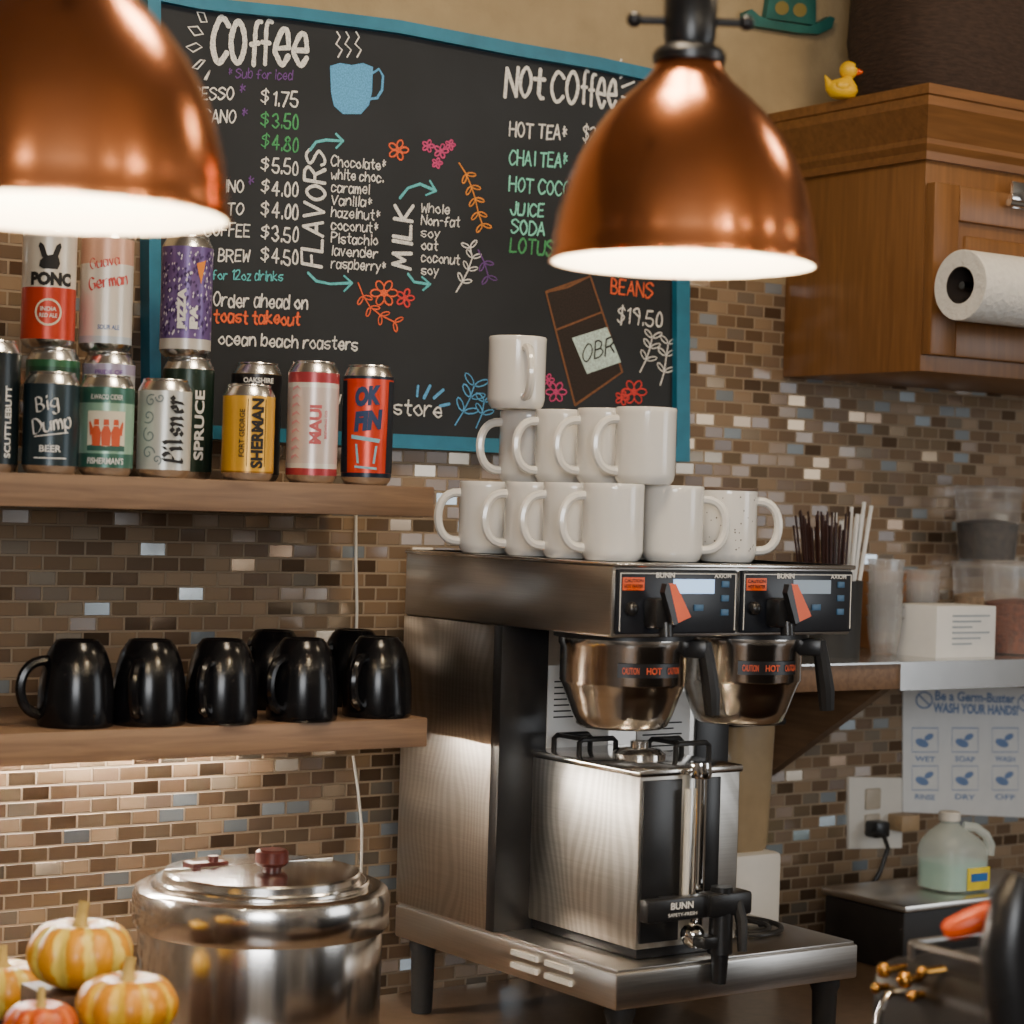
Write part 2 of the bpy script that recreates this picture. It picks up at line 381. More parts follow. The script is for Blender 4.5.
k_orange=ink('chalk_orange',226,98,52,.9); k_red=ink('chalk_red',206,62,58,.9); k_purple=ink('chalk_purple',106,70,132,.9); k_amber=ink('chalk_amber',224,140,48,.9)
k_blue=ink('chalk_blue',92,164,212,.9); k_teal=ink('chalk_teal',92,186,190,.9); k_mag=ink('chalk_magenta',196,70,120,.9); k_brown=ink('chalk_brown',122,82,54,.9); k_pale=ink('chalk_pale',196,218,208,.9)
i_white=ink('ink_white',228,226,220); i_black=ink('ink_black',20,18,18); i_red=ink('ink_red',196,58,40); i_gold=ink('ink_gold',214,160,44)
# ------------------------------------------------------------------ setting
WY=2.68; CT=H-.72; TT=H+.379
struct(MB().box(-1.2,4.6,WY,WY+.12,TT,2.8).build('wall_back',m_stucco))
struct(MB().box(-1.2,4.6,WY,WY+.12,0,TT).build('wall_back',m_tile))
struct(MB().box(-1.2,4.6,-1.6,WY+.12,-.1,0).build('floor',m_floor))
struct(MB().box(-1.2,4.6,-1.6,WY+.12,2.8,2.9).build('ceiling',m_ceil))
o=MB().box(.2,3.9,1.93,WY-.001,CT-.04,CT,.004).build('countertop',m_counter,loc=(2,2.3,CT-.04)); tag(o,'brown countertop along the tiled wall carrying the brewer and warmer','countertop')
bc=thing('base_cabinet','brown wooden base cabinet under the back countertop','cabinet',(2,2.3,0))
MB().box(.22,3.88,1.98,WY-.02,0,CT-.04).build('body',m_darkw,bc)
for i in range(6): MB().box(.25+i*.605,.84+i*.605,1.962,1.98,.1,CT-.08,.004).build('door',m_cab,bc)
o=MB().box(1.2,3.9,.95,1.63,CT-.04,CT,.004).build('countertop',m_counter,loc=(2.5,1.3,CT-.04)); tag(o,'front service countertop under the espresso machine','countertop')
fb=thing('base_cabinet','wooden cabinet under the front service countertop','cabinet',(2.5,1.3,0))
MB().box(1.24,3.88,1.0,1.6,0,CT-.04).build('body',m_darkw,fb)
# ------------------------------------------------------------------ chalkboard
cb=thing('chalkboard','large chalkboard menu in a blue painted frame with arched top','chalkboard',(1.6,WY,H+.07))
ot=[(148,-12),(200,-3),(290,6),(400,20),(520,43),(600,57),(650,68),(690,79),(690,462),(150,436)]
it=[(161,1),(202,9),(290,18),(400,33),(519,56),(598,69),(648,80),(677,88),(677,447),(161,423)]
fy=WY-.028; n=len(ot)
O=[PY(u,v,fy) for u,v in ot]; I=[PY(u,v,fy) for u,v in it]
e=V((0,WY-fy,0)); vs=O+I+[p+e for p in O]+[p+e for p in I]; fs=[]
for i in range(n):
    j=(i+1)%n; fs+=[(i,j,n+j,n+i),(i,2*n+i,2*n+j,j),(n+i,n+j,3*n+j,3*n+i),(2*n+i,3*n+i,3*n+j,2*n+j)]
MB().raw(vs,fs).build('frame',m_blue,cb)
MB().prism([(p+q)/2+V((0,.012,0)) for p,q in zip(O,I)],(0,.014,0)).build('board',m_board,cb)
TY=fy+.0112; PXM=3.25/F
CK={}
def ck(name,mt):
    k=(name,mt.name)
    if k not in CK: CK[k]=(MB(),mt)
    return CK[k][0]
def T(name,mt,s,u0,v0,u1,v1,h,w=1.5):
    a=PY(u0,v0,TY); b=PY(u1,v1,TY); t=PY(u0,v0-h,TY)
    ck(name,mt).hand(s,a,b-a,V((0,0,t.z-a.z)),w*.5*PXM)
def S(name,mt,px,w,closed=False): ck(name,mt).stroke(px,w,TY,closed=closed)
T('coffee_heading',k_white,'CO',212,62,244,63,42,5.4); T('coffee_heading',k_white,'ff',250,64,270,65,44,4.8); T('coffee_heading',k_white,'ee',274,65,306,67,48,4.8)
for a in ([(207,22),(197,12)],[(203,34),(188,27)],[(202,47),(186,47)],[(205,60),(192,68)],[(210,70),(204,80)]):
    S('heading_rays',k_white,[a[0],((a[0][0]+a[1][0])/2+2,(a[0][1]+a[1][1])/2-4),a[1],((a[0][0]+a[1][0])/2-1,(a[0][1]+a[1][1])/2+5)],1.6,True)
T('iced_note',k_purple,'* Sub for iced',228,77,292,80,9,1.1)
rows=[('ESPRESSO',168,98,233,100,12),('AMERICANO',166,121,235,123,12),('LATTE',156,143,200,145,12),('MOCHA',156,166,204,168,12),('CAPPUCCINO',164,190,243,192,12),('MACCHIATO',166,213,243,215,12),('COFFEE',204,235,249,237,12),('COLD BREW',180,259,249,262,12)]
for s,a,b,c,d,h in rows: T('drink_list',k_white,s,a,b,c,d,h)
for u,v in ((238,96),(240,119),(247,188)): T('drink_marks',k_purple,'*',u,v,u+6,v,11,1.3)
pr=['1.75','3.50','4.80','5.50','4.00','4.00','3.50','4.50']
for i,s in enumerate(pr):
    mt=k_green if i in (1,2) else k_white; v=105+i*22.5; nm='green_price' if i in (1,2) else 'price'
    m_=MB(); a=PY(272,v,TY); b=PY(297,v+2,TY); t=PY(272,v-14,TY); m_.hand(s,a,b-a,V((0,0,t.z-a.z)),1.7*.5*PXM)
    a=PY(261,v-3,TY); b=PY(268,v-3,TY); t=PY(261,v-14,TY); m_.hand('$',a,b-a,V((0,0,t.z-a.z)),1.4*.5*PXM); m_.build(nm,mt,cb)
T('size_note',k_teal,'for 12oz drinks',212,279,282,281,9,1.2)
T('order_note',k_white,'Order ahead on',213,306,307,309,13,1.7); T('takeout_note',k_orange,'toast takeout',214,322,299,325,12,2); T('roasters_note',k_white,'ocean beach roasters',218,344,357,350,12,1.6)
mg=ck('mug_drawing',k_blue)
mg.raw([PY(u,v,TY) for u,v in [(330,66),(340,63),(352,65),(363,63),(373,67),(372,92),(369,105),(361,114),(343,114),(334,106),(331,92)]],[tuple(range(11))])
mg.stroke([(371,74),(379,69),(383,76),(382,90),(377,98),(370,99)],3,TY)
for x in (338,347,357): S('steam_drawing',k_white,[(x,57),(x+4,50),(x-2,44),(x+2,37),(x-1,32)],1.6)
def VT(name,s,u,v0,v1,w,bw_):
    a=PY(u,v0,TY); b=PY(u,v1,TY); l=PY(u-w,v0,TY); ck(name,k_white).hand(s,a,V((0,0,b.z-a.z)),V((l.x-a.x,0,0)),bw_*.5*PXM)
VT('flavors_heading','FLAVORS',322,267,152,19,3.0); VT('milk_heading','MILK',410,269,206,18,3.4)
for i,s in enumerate(['Chocolate*','white choc.','caramel','Vanilla*','hazelnut*','coconut*','Pistachio','lavender','raspberry*']):
    wd=[54,52,38,40,48,46,46,46,54][i]; v=166+i*12.7; T('flavors_list',k_white,s,331,v,331+wd,v+wd*.07,9.5,1.2)
for i,s in enumerate(['Whole','Non-fat','soy','oat','coconut','soy']):
    wd=[28,38,18,16,38,17][i]; v=212+i*12.4; T('milk_list',k_white,s,421,v,421+wd,v+wd*.07,9,1.2)
for a,b in (([(310,150),(316,142),(326,140),(342,141)],[(336,134),(343,141),(336,148)]),([(308,273),(316,281),(330,284),(350,283)],[(344,276),(352,283),(344,291)]),([(400,198),(408,188),(420,184),(434,190)],[(430,181),(436,191),(426,195)]),([(408,274),(414,282),(428,284)],[(422,277),(430,284),(423,290)])):
    MB().stroke(a,2.6,TY).stroke(b[:2],2.2,TY).stroke(b[1:],2.2,TY).build('arrow_drawing',k_teal,cb)
def flower(mt,u,v,r,k=5,ph=0):
    mb=MB()
    for i in range(k):
        a=ph+2*PI*i/k; P=[]
        for j in range(10):
            t=2*PI*j/10; x=r*.62+r*.42*math.cos(t); y=r*.28*math.sin(t); P.append((u+x*math.cos(a)-y*math.sin(a),v+x*math.sin(a)+y*math.cos(a)))
        mb.stroke(P,1.7,TY,closed=True)
    mb.blob(u,v,r*.2,r*.2,TY); mb.build('flower_drawing',mt,cb)
def sprig(mt,pts,l,w=1.5):
    mb=MB(); mb.stroke(pts,w,TY)
    for i in range(1,len(pts)):
        (a,b),(c,d)=pts[i-1],pts[i]; an=math.atan2(d-b,c-a)
        for sg in (-1,1):
            q=an+sg*.9; u,v=c+l*.6*math.cos(q),d+l*.6*math.sin(q); P=[]
            for j in range(9):
                t=2*PI*j/9; x=l*.5*math.cos(t); y=l*.2*math.sin(t); P.append((u+x*math.cos(q)-y*math.sin(q),v+x*math.sin(q)+y*math.cos(q)))
            mb.stroke(P,1.3,TY,closed=True)
    mb.build('sprig_drawing',mt,cb)
flower(k_orange,398,150,10); flower(k_mag,428,146,6); flower(k_mag,441,151,7); flower(k_mag,450,145,5); flower(k_mag,437,163,5)
sprig(k_amber,[(459,163),(466,174),(471,186),(475,198),(478,212),(482,224)],9)
flower(k_orange,384,293,13,6); flower(k_red,405,298,9); sprig(k_orange,[(358,283),(363,296),(370,307),(380,315),(394,322)],9)
sprig(k_white,[(456,292),(462,282),(468,270),(472,258),(470,248)],9); sprig(k_purple,[(478,250),(484,262),(488,276)],9)
T('not_coffee_heading',k_white,'NO',505,96,530,98,28,4.0); T('not_coffee_heading',k_white,'t',533,98,543,99,30,4.0); T('not_coffee_heading',k_white,'CO',551,101,577,103,30,4.0); T('not_coffee_heading',k_white,'ff',581,104,594,105,32,3.6); T('not_coffee_heading',k_white,'ee',597,106,615,108,40,3.6)
for a in ([(620,78),(629,69)],[(622,87),(634,82)],[(622,97),(633,100)],[(616,71),(621,60)]): S('heading_rays',k_white,a,2.6)
T('tea_list',k_white,'HOT TEA*',509,136,566,140,14,1.9); T('tea_price',k_white,'$2.50',583,140,614,143,14,1.7); T('mint_tea_list',k_mint,'CHAI TEA*',509,164,566,168,14,1.9); T('mint_tea_price',k_mint,'$4.50',583,168,614,171,14,1.7)
T('mint_tea_list',k_mint,'HOT COCOA',509,191,578,196,14,1.9); T('mint_tea_list',k_mint,'JUICE',510,214,543,217,12,1.9); T('mint_tea_list',k_mint,'SODA',511,233,544,236,13,1.9); T('lotus_entry',k_green,'LOTUS',510,252,553,256,14,2.3)
T('beans_heading',k_orange,'BEANS',611,293,652,298,14,1.9); T('beans_price',k_white,'$19.50',617,322,661,327,15,1.8)
for a in ([(546,292),(590,276),(622,372),(575,405)],[(546,292),(575,405)],[(546,292),(568,287),(590,276)],[(556,330),(602,312)]): S('bag_drawing',k_brown,a,2.6)
ck('bag_fill',ink('chalk_dark_brown',48,39,35,.9)).raw([PY(u,v,TY+.0002) for u,v in [(547,293),(589,278),(620,372),(576,403)]],[(0,1,2,3)])
ck('bag_label',k_pale).raw([PY(u,v,TY-.0009) for u,v in [(572,338),(607,327),(621,362),(587,374)]],[(0,1,2,3)])
a=PY(582,364,TY-.0012); b=PY(614,352,TY-.0012); ck('bag_lettering',i_black).hand('OBR',a,b-a,V((0,0,17*PXM)),.9*PXM)
sprig(k_white,[(640,372),(646,360),(650,348),(652,338)],10); sprig(k_white,[(660,385),(664,372),(666,356),(668,344)],10)
flower(k_red,634,392,12,6); flower(k_red,622,398,7); flower(k_mag,556,392,10,6); flower(k_mag,548,380,6)
T('store_note',k_white,'store',393,414,441,417,15,1.9); T('store_note',k_white,'visit our',336,404,384,409,14,1.9)
for a in ([(424,398),(430,386)],[(434,398),(443,390)],[(440,406),(449,404)],[(417,396),(418,386)]): S('spark_drawing',k_blue,a,3)
sprig(k_blue,[(455,425),(463,412),(470,398),(474,386)],14); sprig(k_blue,[(476,428),(482,414),(484,402)],11)
for (nm,_),(mb,mt) in CK.items(): mb.build(nm,mt,cb)
# ------------------------------------------------------------------ pendant lamps
c=PT(683,262,2.0); s=.1225/132
lr=thing('pendant_lamp','copper dome pendant lamp hanging in front of the chalkboard right side and mug stack','pendant lamp',c)
po=[(134,-3),(134,3),(132,8),(131,22),(127,46),(120,74),(110,100),(96,124),(80,146),(62,164),(46,178),(36,190),(31,207)]
MB().lathe([(r*s,z*s) for r,z in [(131,-3)]+po],64,c).build('shade',m_copper,lr,ang=60)
MB().lathe([(r*s,z*s) for r,z in [(131.5,-2.5),(129.5,4),(128,22),(124,45),(117,73),(107,98),(93,122),(77,143),(59,160),(40,174),(0,180)]],64,c).build('shade_lining',m_lining,lr)
MB().lathe([(r*s,z*s) for r,z in [(0,45),(14,48),(26,60),(30,76),(26,94),(15,112),(13,150),(0,150)]],24,c).build('bulb',m_bulb,lr)
MB().lathe([(r*s,z*s) for r,z in [(0,196),(36,198),(37,206),(33,212),(24,216),(26,224),(27,262),(22,272),(12,280),(0,281)]],32,c).build('socket',m_black,lr)
rd=C3@V((1,0,0)); rd.z=0; rd.normalize()
q=c+V((0,0,240*s))
for sg in (-1,1):
    a=q+rd*sg*26*s; b=q+rd*sg*56*s
    MB().tube([a,b],4.5*s,8).sphere(b,8*s,12).build('thumb_screw',m_black,lr)
MB().tube([c+V((0,0,280*s)),V((c.x,c.y,2.81))],6*s,12).build('stem',m_black,lr)
MB().lathe([(0,0),(.05,0),(.055,-.012),(.02,-.03),(0,-.03)],24,(c.x,c.y,2.8)).build('canopy',m_black,lr)
c2=PT(62,211,1.6); c2.z=max(c2.z,H+.20)
dup(lr,c2,.6,'copper dome pendant lamp hanging above the beer cans, cut off by the left edge')
# ------------------------------------------------------------------ left shelves
ST=H+.0205; SB=H-.019; LT=H-.283; LB=H-.321
sh=thing('wall_shelf','upper brown wooden wall shelf holding the beer cans','shelf',(1.1,WY,SB))
MB().box(.5,1.545,2.385,WY,SB,ST,.002).build('board',m_shelf,sh)
sl=thing('wall_shelf','lower brown wooden wall shelf holding black mugs with light strip underneath','shelf',(1.1,WY,LB))
MB().box(.5,1.545,2.385,WY,LB,LT,.002).build('board',m_shelf,sl)
MB().box(.55,1.42,2.668,2.675,LB-.005,LB).build('light_strip',m_led,sl)
a=[PY(356,514,WY-.004),PY(356,560,WY-.004),PY(357,610,WY-.004),PY(356,648,WY-.004)]
o=MB().tube(a,.0022,6).build('cord',m_whitep,loc=a[-1]); tag(o,'thin white cord hanging on the tiles between the two shelves','cord')
a=[PY(353,756,WY-.004),PY(358,790,WY-.005),PY(362,830,WY-.004),PY(361,880,WY-.004)]
o=MB().tube(a,.0022,6).build('cord',m_whitep,loc=a[-1]); tag(o,'thin white cord hanging below the lower shelf','cord')
# ------------------------------------------------------------------ beer cans
CM_={}
def cm(rgb,rough=.3,metal=.25):
    k=(rgb,rough,metal)
    if k not in CM_: CM_[k]=mat('can_print',C(*rgb),rough,metal,.04)
    return CM_[k]
def can(u,v,y,z,tall,bands,prints,label,cat='beer can'):
    p=PY(u,v,y); h=.157 if tall else .122; R=.0331
    r=thing('beer_can',label,cat,(p.x,p.y,z),math.atan2(-p.x,p.y),'beer cans on the upper shelf')
    ORG[r.name]=V((0,0,0))
    zs=[.010]+[f*h for f,_ in bands[:-1]]+[h-.015]
    MB().lathe([(R,zz) for zz in zs],40,mis=list(range(len(bands)))).build('body',[cm(b) for _,b in bands],r)
    MB().lathe([(R,h-.015),(.0325,h-.013),(.0285,h-.005),(.0272,h-.003),(.0278,h-.0015),(.0272,0+h),(.0262,h-.001),(.0255,h-.005),(0,h-.005)],40).build('lid',m_alu,r)
    MB().lathe([(0,.007),(.02,.005),(.0245,.001),(.026,0),(.0275,.001),(.0315,.006),(R,.010)],40).build('base',m_alu,r)
    for nm,mt,fn in prints:
        mb=MB(); fn(mb,R+.0005,h); mb.build(nm,mt,r,ang=60)
    return h
hp=PI/2
def rect(mb,R,x0,x1,z0,z1): mb.wpoly([(x0,z0),(x1,z0),(x1,z1),(x0,z1)],R)
FY,BY=2.44,2.54
can(-11,470,2.47,ST,True,[(1,(24,34,38))],[('lettering',i_white,lambda m,R,h:m.wtext('SCUTTLEBUTT',R,.085,.009,.022,.06,hp,.02))],'tall dark can with vertical white lettering, leftmost on the shelf')
def f(m,R,h):
    m.wnib('Big',R,.026,.017,-.006,.084,.2,.0011,1,.5); m.wnib('Dump',R,.048,.017,.001,.060,.2,.0012,1,.5)
    m.wpoly([(-.02,.043),(.022,.049),(.022,.0505),(-.02,.0445)],R)
can(49.5,470,FY,ST,False,[(1,(34,50,56))],[('script_lettering',i_white,f),('small_lettering',i_white,lambda m,R,h:(m.wtext('BEER',R,.026,.008,0,.030,0,.02),rect(m,R,-.02,.02,.018,.0195)))],'short dark slate can with large slanted white script lettering')
i_or=ink('ink_orange',206,84,44); i_cream=ink('ink_cream',224,214,190); i_dteal=ink('ink_dark_teal',44,92,80)
def f2(m,R,h):
    for x in (-.012,.0,.012):
        m.wpoly([(x-.005,.036),(x+.005,.036),(x+.006,.052),(x+.003,.060),(x-.003,.060),(x-.006,.052)],R+.0003)
        m.wpoly([(x-.0035,.061),(x+.0035,.061),(x+.003,.068),(x-.003,.068)],R+.0003)
    m.wpoly([(-.020,.048),(-.014,.052),(-.020,.066),(-.022,.064)],R+.0004); m.wpoly([(.020,.048),(.014,.052),(.020,.066),(.022,.064)],R+.0004)
can(105,470,FY,ST,False,[(.22,(58,104,88)),(.72,(146,184,160)),(1,(58,104,88))],[('panel',i_cream,lambda m,R,h:rect(m,R,-.024,.024,.03,.078)),('water_drawing',i_dteal,lambda m,R,h:m.wpoly([(-.024,.03),(.024,.03),(.024,.036),(.012,.038),(0,.035),(-.012,.038),(-.024,.036)],R+.0002)),('drawing',i_or,f2),('lettering',i_white,lambda m,R,h:m.wtext("FISHERMAN'S",R,.046,.008,0,.018,0,.02)),('upper_lettering',i_white,lambda m,R,h:m.wtext('ILWACO CIDER',R,.04,.006,0,.095,0,.01))],'short mint green can with an orange drawing on a cream panel')
i_grey=ink('ink_grey',128,140,140)
def curl(m,R,cx,cz,r,t0,w=.0008,turns=1.4):
    P=[(cx+r*(1-k/30)*math.cos(t0+k/30*turns*2*PI),cz+r*(1-k/30)*math.sin(t0+k/30*turns*2*PI)) for k in range(27)]; vs=[]
    for k,(x,z) in enumerate(P):
        dx_,dz_=x-cx,z-cz; l=math.hypot(dx_,dz_) or 1; vs+=[(x+dx_/l*w,z+dz_/l*w),(x-dx_/l*w,z-dz_/l*w)]
    m.wrap(vs,[(2*k,2*k+1,2*k+3,2*k+2) for k in range(26)],R)
def f3(m,R,h):
    for cx,cz,r,t0 in ((-.020,.030,.009,0),(-.019,.052,.010,2),(-.021,.075,.009,4),(-.018,.094,.008,1),(-.006,.098,.006,3),(-.008,.022,.006,5)): curl(m,R,cx,cz,r,t0,.001)
can(163,472,FY,ST,False,[(1,(206,206,198))],[('scrollwork',i_grey,f3),('lettering',i_black,lambda m,R,h:m.wnib('Pilsner',R+.0003,.080,.026,.012,.06,hp,.0026,.8,.7,BLK))],'short white can with vertical black lettering and grey swirls')
can(247,474,FY,ST,False,[(.1,(150,104,28)),(1,(222,166,48))],[('lettering',i_black,lambda m,R,h:(m.wtext('SHERMAN',R,.088,.017,.012,.06,hp,.05),m.wtext('FORT GEORGE',R,.06,.007,-.008,.06,hp,.02))),('stripe',i_black,lambda m,R,h:(rect(m,R,-.0015,-.0005,.018,.103),rect(m,R,.0225,.0235,.018,.103)))],'short gold can with vertical black lettering')
i_pink=ink('ink_pink',196,92,96)
def f7(m,R,h):
    for k in range(9):
        z=.03+k*.011; m.wpoly([(-.03,z),(-.022,z+.004),(-.016,z+.001),(-.022,z+.007),(-.03,z+.004)],R)
can(311,475,FY,ST,True,[(.12,(168,60,66)),(.16,(226,220,208)),(.78,(216,200,192)),(.82,(226,220,208)),(1,(168,60,66))],[('pattern',ink('ink_pale_pink',214,150,150),f7),('lettering',i_pink,lambda m,R,h:(m.wtext('MAUI',R,.05,.016,.004,.075,hp,.05),m.wtext('BREWING CO',R,.036,.004,.018,.075,hp,.02)))],'tall white can with rose red bands at top and bottom')
i_navy=ink('ink_navy',34,56,96); i_cyan=ink('ink_cyan',130,186,204); i_dnavy=ink('ink_dark_navy',22,30,42)
can(366,476,FY,ST,True,[(.10,(26,38,54)),(.88,(212,62,32)),(1,(26,38,54))],[('upper_bar',i_cyan,lambda m,R,h:m.wpoly([(-.022,.060),(.016,.055),(.018,.060),(-.022,.065)],R)),('lower_bar',i_cyan,lambda m,R,h:m.wpoly([(-.016,.022),(.014,.020),(.014,.023),(-.016,.025)],R)),('edge_print',i_dnavy,lambda m,R,h:m.wpoly([(-.05,.016),(-.028,.016),(-.033,.136),(-.05,.136)],R)),('edge_print',i_dnavy,lambda m,R,h:m.wpoly([(.05,.016),(.028,.016),(.031,.136),(.05,.136)],R)),('glass_drawing',i_cyan,lambda m,R,h:(m.wpoly([(-.013,.028),(-.010,.028),(-.013,.053),(-.016,.053)],R),m.wpoly([(.008,.028),(.011,.028),(.014,.051),(.011,.051)],R))),('lettering',i_navy,lambda m,R,h:(m.wtext('OK',R+.0002,.036,.026,.0,.116,.12,.07,.25),m.wtext('FIN',R+.0002,.042,.026,.001,.084,.12,.07,.25)))],'tall vermilion can with heavy slanted navy lettering, rightmost on the shelf')
hT=can(50,470,BY,ST,True,[(.85,(30,70,48)),(1,(44,96,62))],[('lettering',i_white,lambda m,R,h:m.wtext('IPA',R,.03,.02,0,.08,0,.03))],'tall green can behind the dark slate script can')
i_vio=ink('ink_violet',120,80,150)
can(106,470,BY,ST,True,[(.82,(196,196,198)),(.9,(168,158,184)),(1,(200,200,200))],[('lettering',i_vio,lambda m,R,h:m.wtext('PRIDE OF',R,.036,.006,0,.131,0,.02))],'tall silver can with violet band behind the mint green can')
can(186,470,BY,ST,True,[(1,(30,50,40))],[('lettering',i_white,lambda m,R,h:m.wtext('SPRUCE',R,.09,.014,.016,.07,hp,.03))],'tall dark green can behind the white can')
can(254,470,BY,ST,True,[(.9,(30,28,30)),(1,(120,104,70))],[('lettering',i_white,lambda m,R,h:m.wtext('OAKSHIRE',R,.042,.007,.003,.133,0,.03))],'tall black can behind the gold can')
def f5(m,R,h):
    a=[(.017*math.cos(t*PI/10),.043+.017*math.sin(t*PI/10)) for t in range(20)]; b=[(.0145*math.cos(t*PI/10),.043+.0145*math.sin(t*PI/10)) for t in range(20)]
    m.wrap(a+b,[(i,(i+1)%20,20+(i+1)%20,20+i) for i in range(20)],R)
def f5c(m,R,h):
    m.wpoly([(-.008,.096),(.010,.096),(.013,.103),(.011,.111),(.004,.114),(-.006,.112),(-.012,.106),(-.013,.099)],R)
    for sg in (-1,1): m.wpoly([(sg*.002,.110),(sg*.0095,.110),(sg*.0145,.124),(sg*.0125,.129),(sg*.0075,.125)],R+.0001)
can(47.5,340,BY,ST+hT,True,[(.47,(196,60,34)),(1,(222,214,200))],[('crest',i_cream,f5),('lettering',i_black,lambda m,R,h:m.wtext('PONC',R,.054,.017,.003,.084,0,.07)),('emblem',i_black,f5c),('small_lettering',i_white,lambda m,R,h:(m.wtext('INDIA',R,.02,.005,0,.047,0,.02),m.wtext('RED ALE',R,.022,.005,0,.039,0,.02)))],'tall red and white can stacked on the green can')
i_coral=ink('ink_coral',206,78,74)
can(105,344,BY,ST+hT,True,[(.12,(196,206,214)),(.7,(228,222,212)),(1,(226,176,150))],[('lettering',i_coral,lambda m,R,h:(m.wnib('Guava',R,.038,.013,-.004,.112,.2,.0008,1,.5),m.wnib('German',R,.052,.015,.002,.088,.2,.0012,1,.5))),('blue_lettering',ink('ink_blue',70,110,170),lambda m,R,h:m.wtext('SOUR ALE',R,.028,.006,.004,.03,0,.02))],'tall white and peach can with coral lettering stacked on the silver can')
def fleck(seed,n_,q0,q1,Rr=0):
    def g(m,R,h):
        rr=random.Random(seed)
        for k in range(n_):
            x=rr.uniform(-.042,.042); z=rr.uniform(.028,.136); q=rr.uniform(q0,q1); m.wpoly([(x-q,z),(x,z-q*1.7),(x+q*.8,z+q*.3),(x+q*.2,z+q*1.6)],R+Rr)
    return g
i_dpur=ink('ink_deep_purple',60,36,90)
can(185,348,BY,ST+hT,True,[(.15,(206,200,190)),(1,(106,84,140))],[('pattern',i_dpur,fleck(3,130,.0012,.0028)),('pale_pattern',ink('ink_lilac',214,208,220),fleck(8,130,.0009,.0019,.0001)),('slice_drawing',ink('ink_amber',222,130,30),lambda m,R,h:m.wpoly([(.012,.120),(.026,.125),(.019,.094)],R+.0002)),('lettering',i_white,lambda m,R,h:(m.wtext('PIZZA',R+.0004,.052,.011,-.006,.062,hp,.07),m.wtext('IPA',R+.0004,.030,.011,.010,.051,hp,.07)))],'tall purple can with busy pale flecks stacked on the dark green can')
# ------------------------------------------------------------------ black mugs (upside down)
def mug_handle(mb,x0,z0,z1,out,r,n=15):
    pts=[]
    for i in range(n):
        a=-PI/2+PI*i/(n-1); pts.append(V((-(x0+out*max(0,math.cos(a))**.7),0,(z0+z1)/2+(z1-z0)/2*math.sin(a))))
    mb.tube(pts,r,8)
bm=thing('mug','black mug turned upside down, leftmost on the lower shelf','mug',(0,0,0),0,'black mugs on the lower shelf')
MB().lathe([(r*1.045,z) for r,z in [(.0405,.004),(.0415,0),(.0432,.0015),(.0438,.006),(.0440,.022),(.0434,.040),(.0416,.058),(.0384,.075),(.0340,.089),(.0292,.098),(.0262,.1015),(.0248,.1040),(.0225,.1045),(.021,.1025),(0,.1025)]],44).build('body',m_blk_gloss,bm,ang=60)
x=MB(); mug_handle(x,.033,.014,.080,.036,.0065); x.build('handle',m_blk_gloss,bm)
spots=[(76,2.44,'black mug turned upside down, leftmost on the lower shelf',-.1),(148.5,2.432,'black mug turned upside down, second from the left end',.85),(221,2.424,'black mug turned upside down, third from the left end',.72),(302,2.420,'black mug turned upside down, front one near the shelf middle',.42),(377,2.428,'black mug turned upside down, rightmost in front beside the brewer',.55),(272,2.57,'black mug turned upside down, half hidden in the back between third and fourth front mugs',.1),(352,2.57,'black mug turned upside down, half hidden in the back between the last two front mugs',.1)]
for i,(u,y,lb,a) in enumerate(spots):
    p=PY(u,700,y); l=(p.x,p.y,LT)
    if i==0: bm.location=l; bm.rotation_euler.z=a
    else: dup(bm,l,a,lb)
# ------------------------------------------------------------------ coffee brewer
bw=thing('coffee_brewer','twin stainless steel coffee brewer with two control panels and brew baskets','coffee brewer',(1.835,2.35,CT))
X0,X1,Y0,Y1=1.632,2.038,2.105,2.59
YB=2.078
zt=H-.067; zh=H-.16; zb=H-.570; zz=H-.615
MB().box(X0,X1,YB,Y1,zz,zb,.003).box(X0+.004,X1-.004,YB+.004,Y1,zb,zb+.004,.001).build('base',m_steel,bw)
for z0,z1 in ((.5785,.5865),(.595,.603)):
    for a,b in ((2.297,2.242),(2.222,2.168)):
        MB().prism([(X0+.0005,b,H-z1),(X0+.0005,a,H-z1),(X0-.005,a,H-z1+.001),(X0-.005,b,H-z1+.001)],(0,0,z1-z0-.001)).build('vent_louver',m_vent,bw)
for x,y in ((X0+.03,YB+.03),(X1-.03,YB+.03),(X0+.03,Y1-.03),(X1-.03,Y1-.03)):
    MB().lathe([(0,0),(.014,0),(.015,.004),(.017,zz-CT-.02),(.020,zz-CT-.012),(.020,zz-CT),(0,zz-CT)],20,(x,y,CT)).build('leg',m_rubber,bw)
MB().box(X0,X1,2.362,Y1,zb+.004,zh,.002).build('column',m_steelc,bw)
MB().box(X0-.0015,X0+.075,2.342,2.362,zb+.004,zh,.001).build('trim_panel',m_black,bw)
MB().box(X1-.06,X1,2.352,2.362,zb+.004,zh,.001).build('trim_panel',m_black,bw)
MB().box(X0+.075,X1-.06,2.356,2.362,zb+.004,zh).build('front_panel',m_steel,bw)
MB().box(X0,X1,Y0+.006,Y1,zh,zt,.004).build('hood',m_steel,bw)
MB().box(X0-.002,X1+.002,Y0,Y1,zt-.006,zt,.002).build('hood_rim',m_pol,bw)
MB().box(X0+.085,X0+.19,2.3545,2.356,H-.33,H-.215).build('instruction_label',m_paper,bw)
MB().box(X0+.24,X0+.335,2.3545,2.356,H-.36,H-.255).build('instruction_label',m_paper,bw)
t=MB()
for i in range(7): t.box(X0+.095,X0+.18-(i%3)*.012,2.3540,2.3546,H-.238-i*.008,H-.236-i*.008)
t.build('label_print',i_black,bw); t=MB()
t.text('HOT',V((X0+.25,2.354,H-.285)),V((.06,0,0)),V((0,0,.016)),.04)
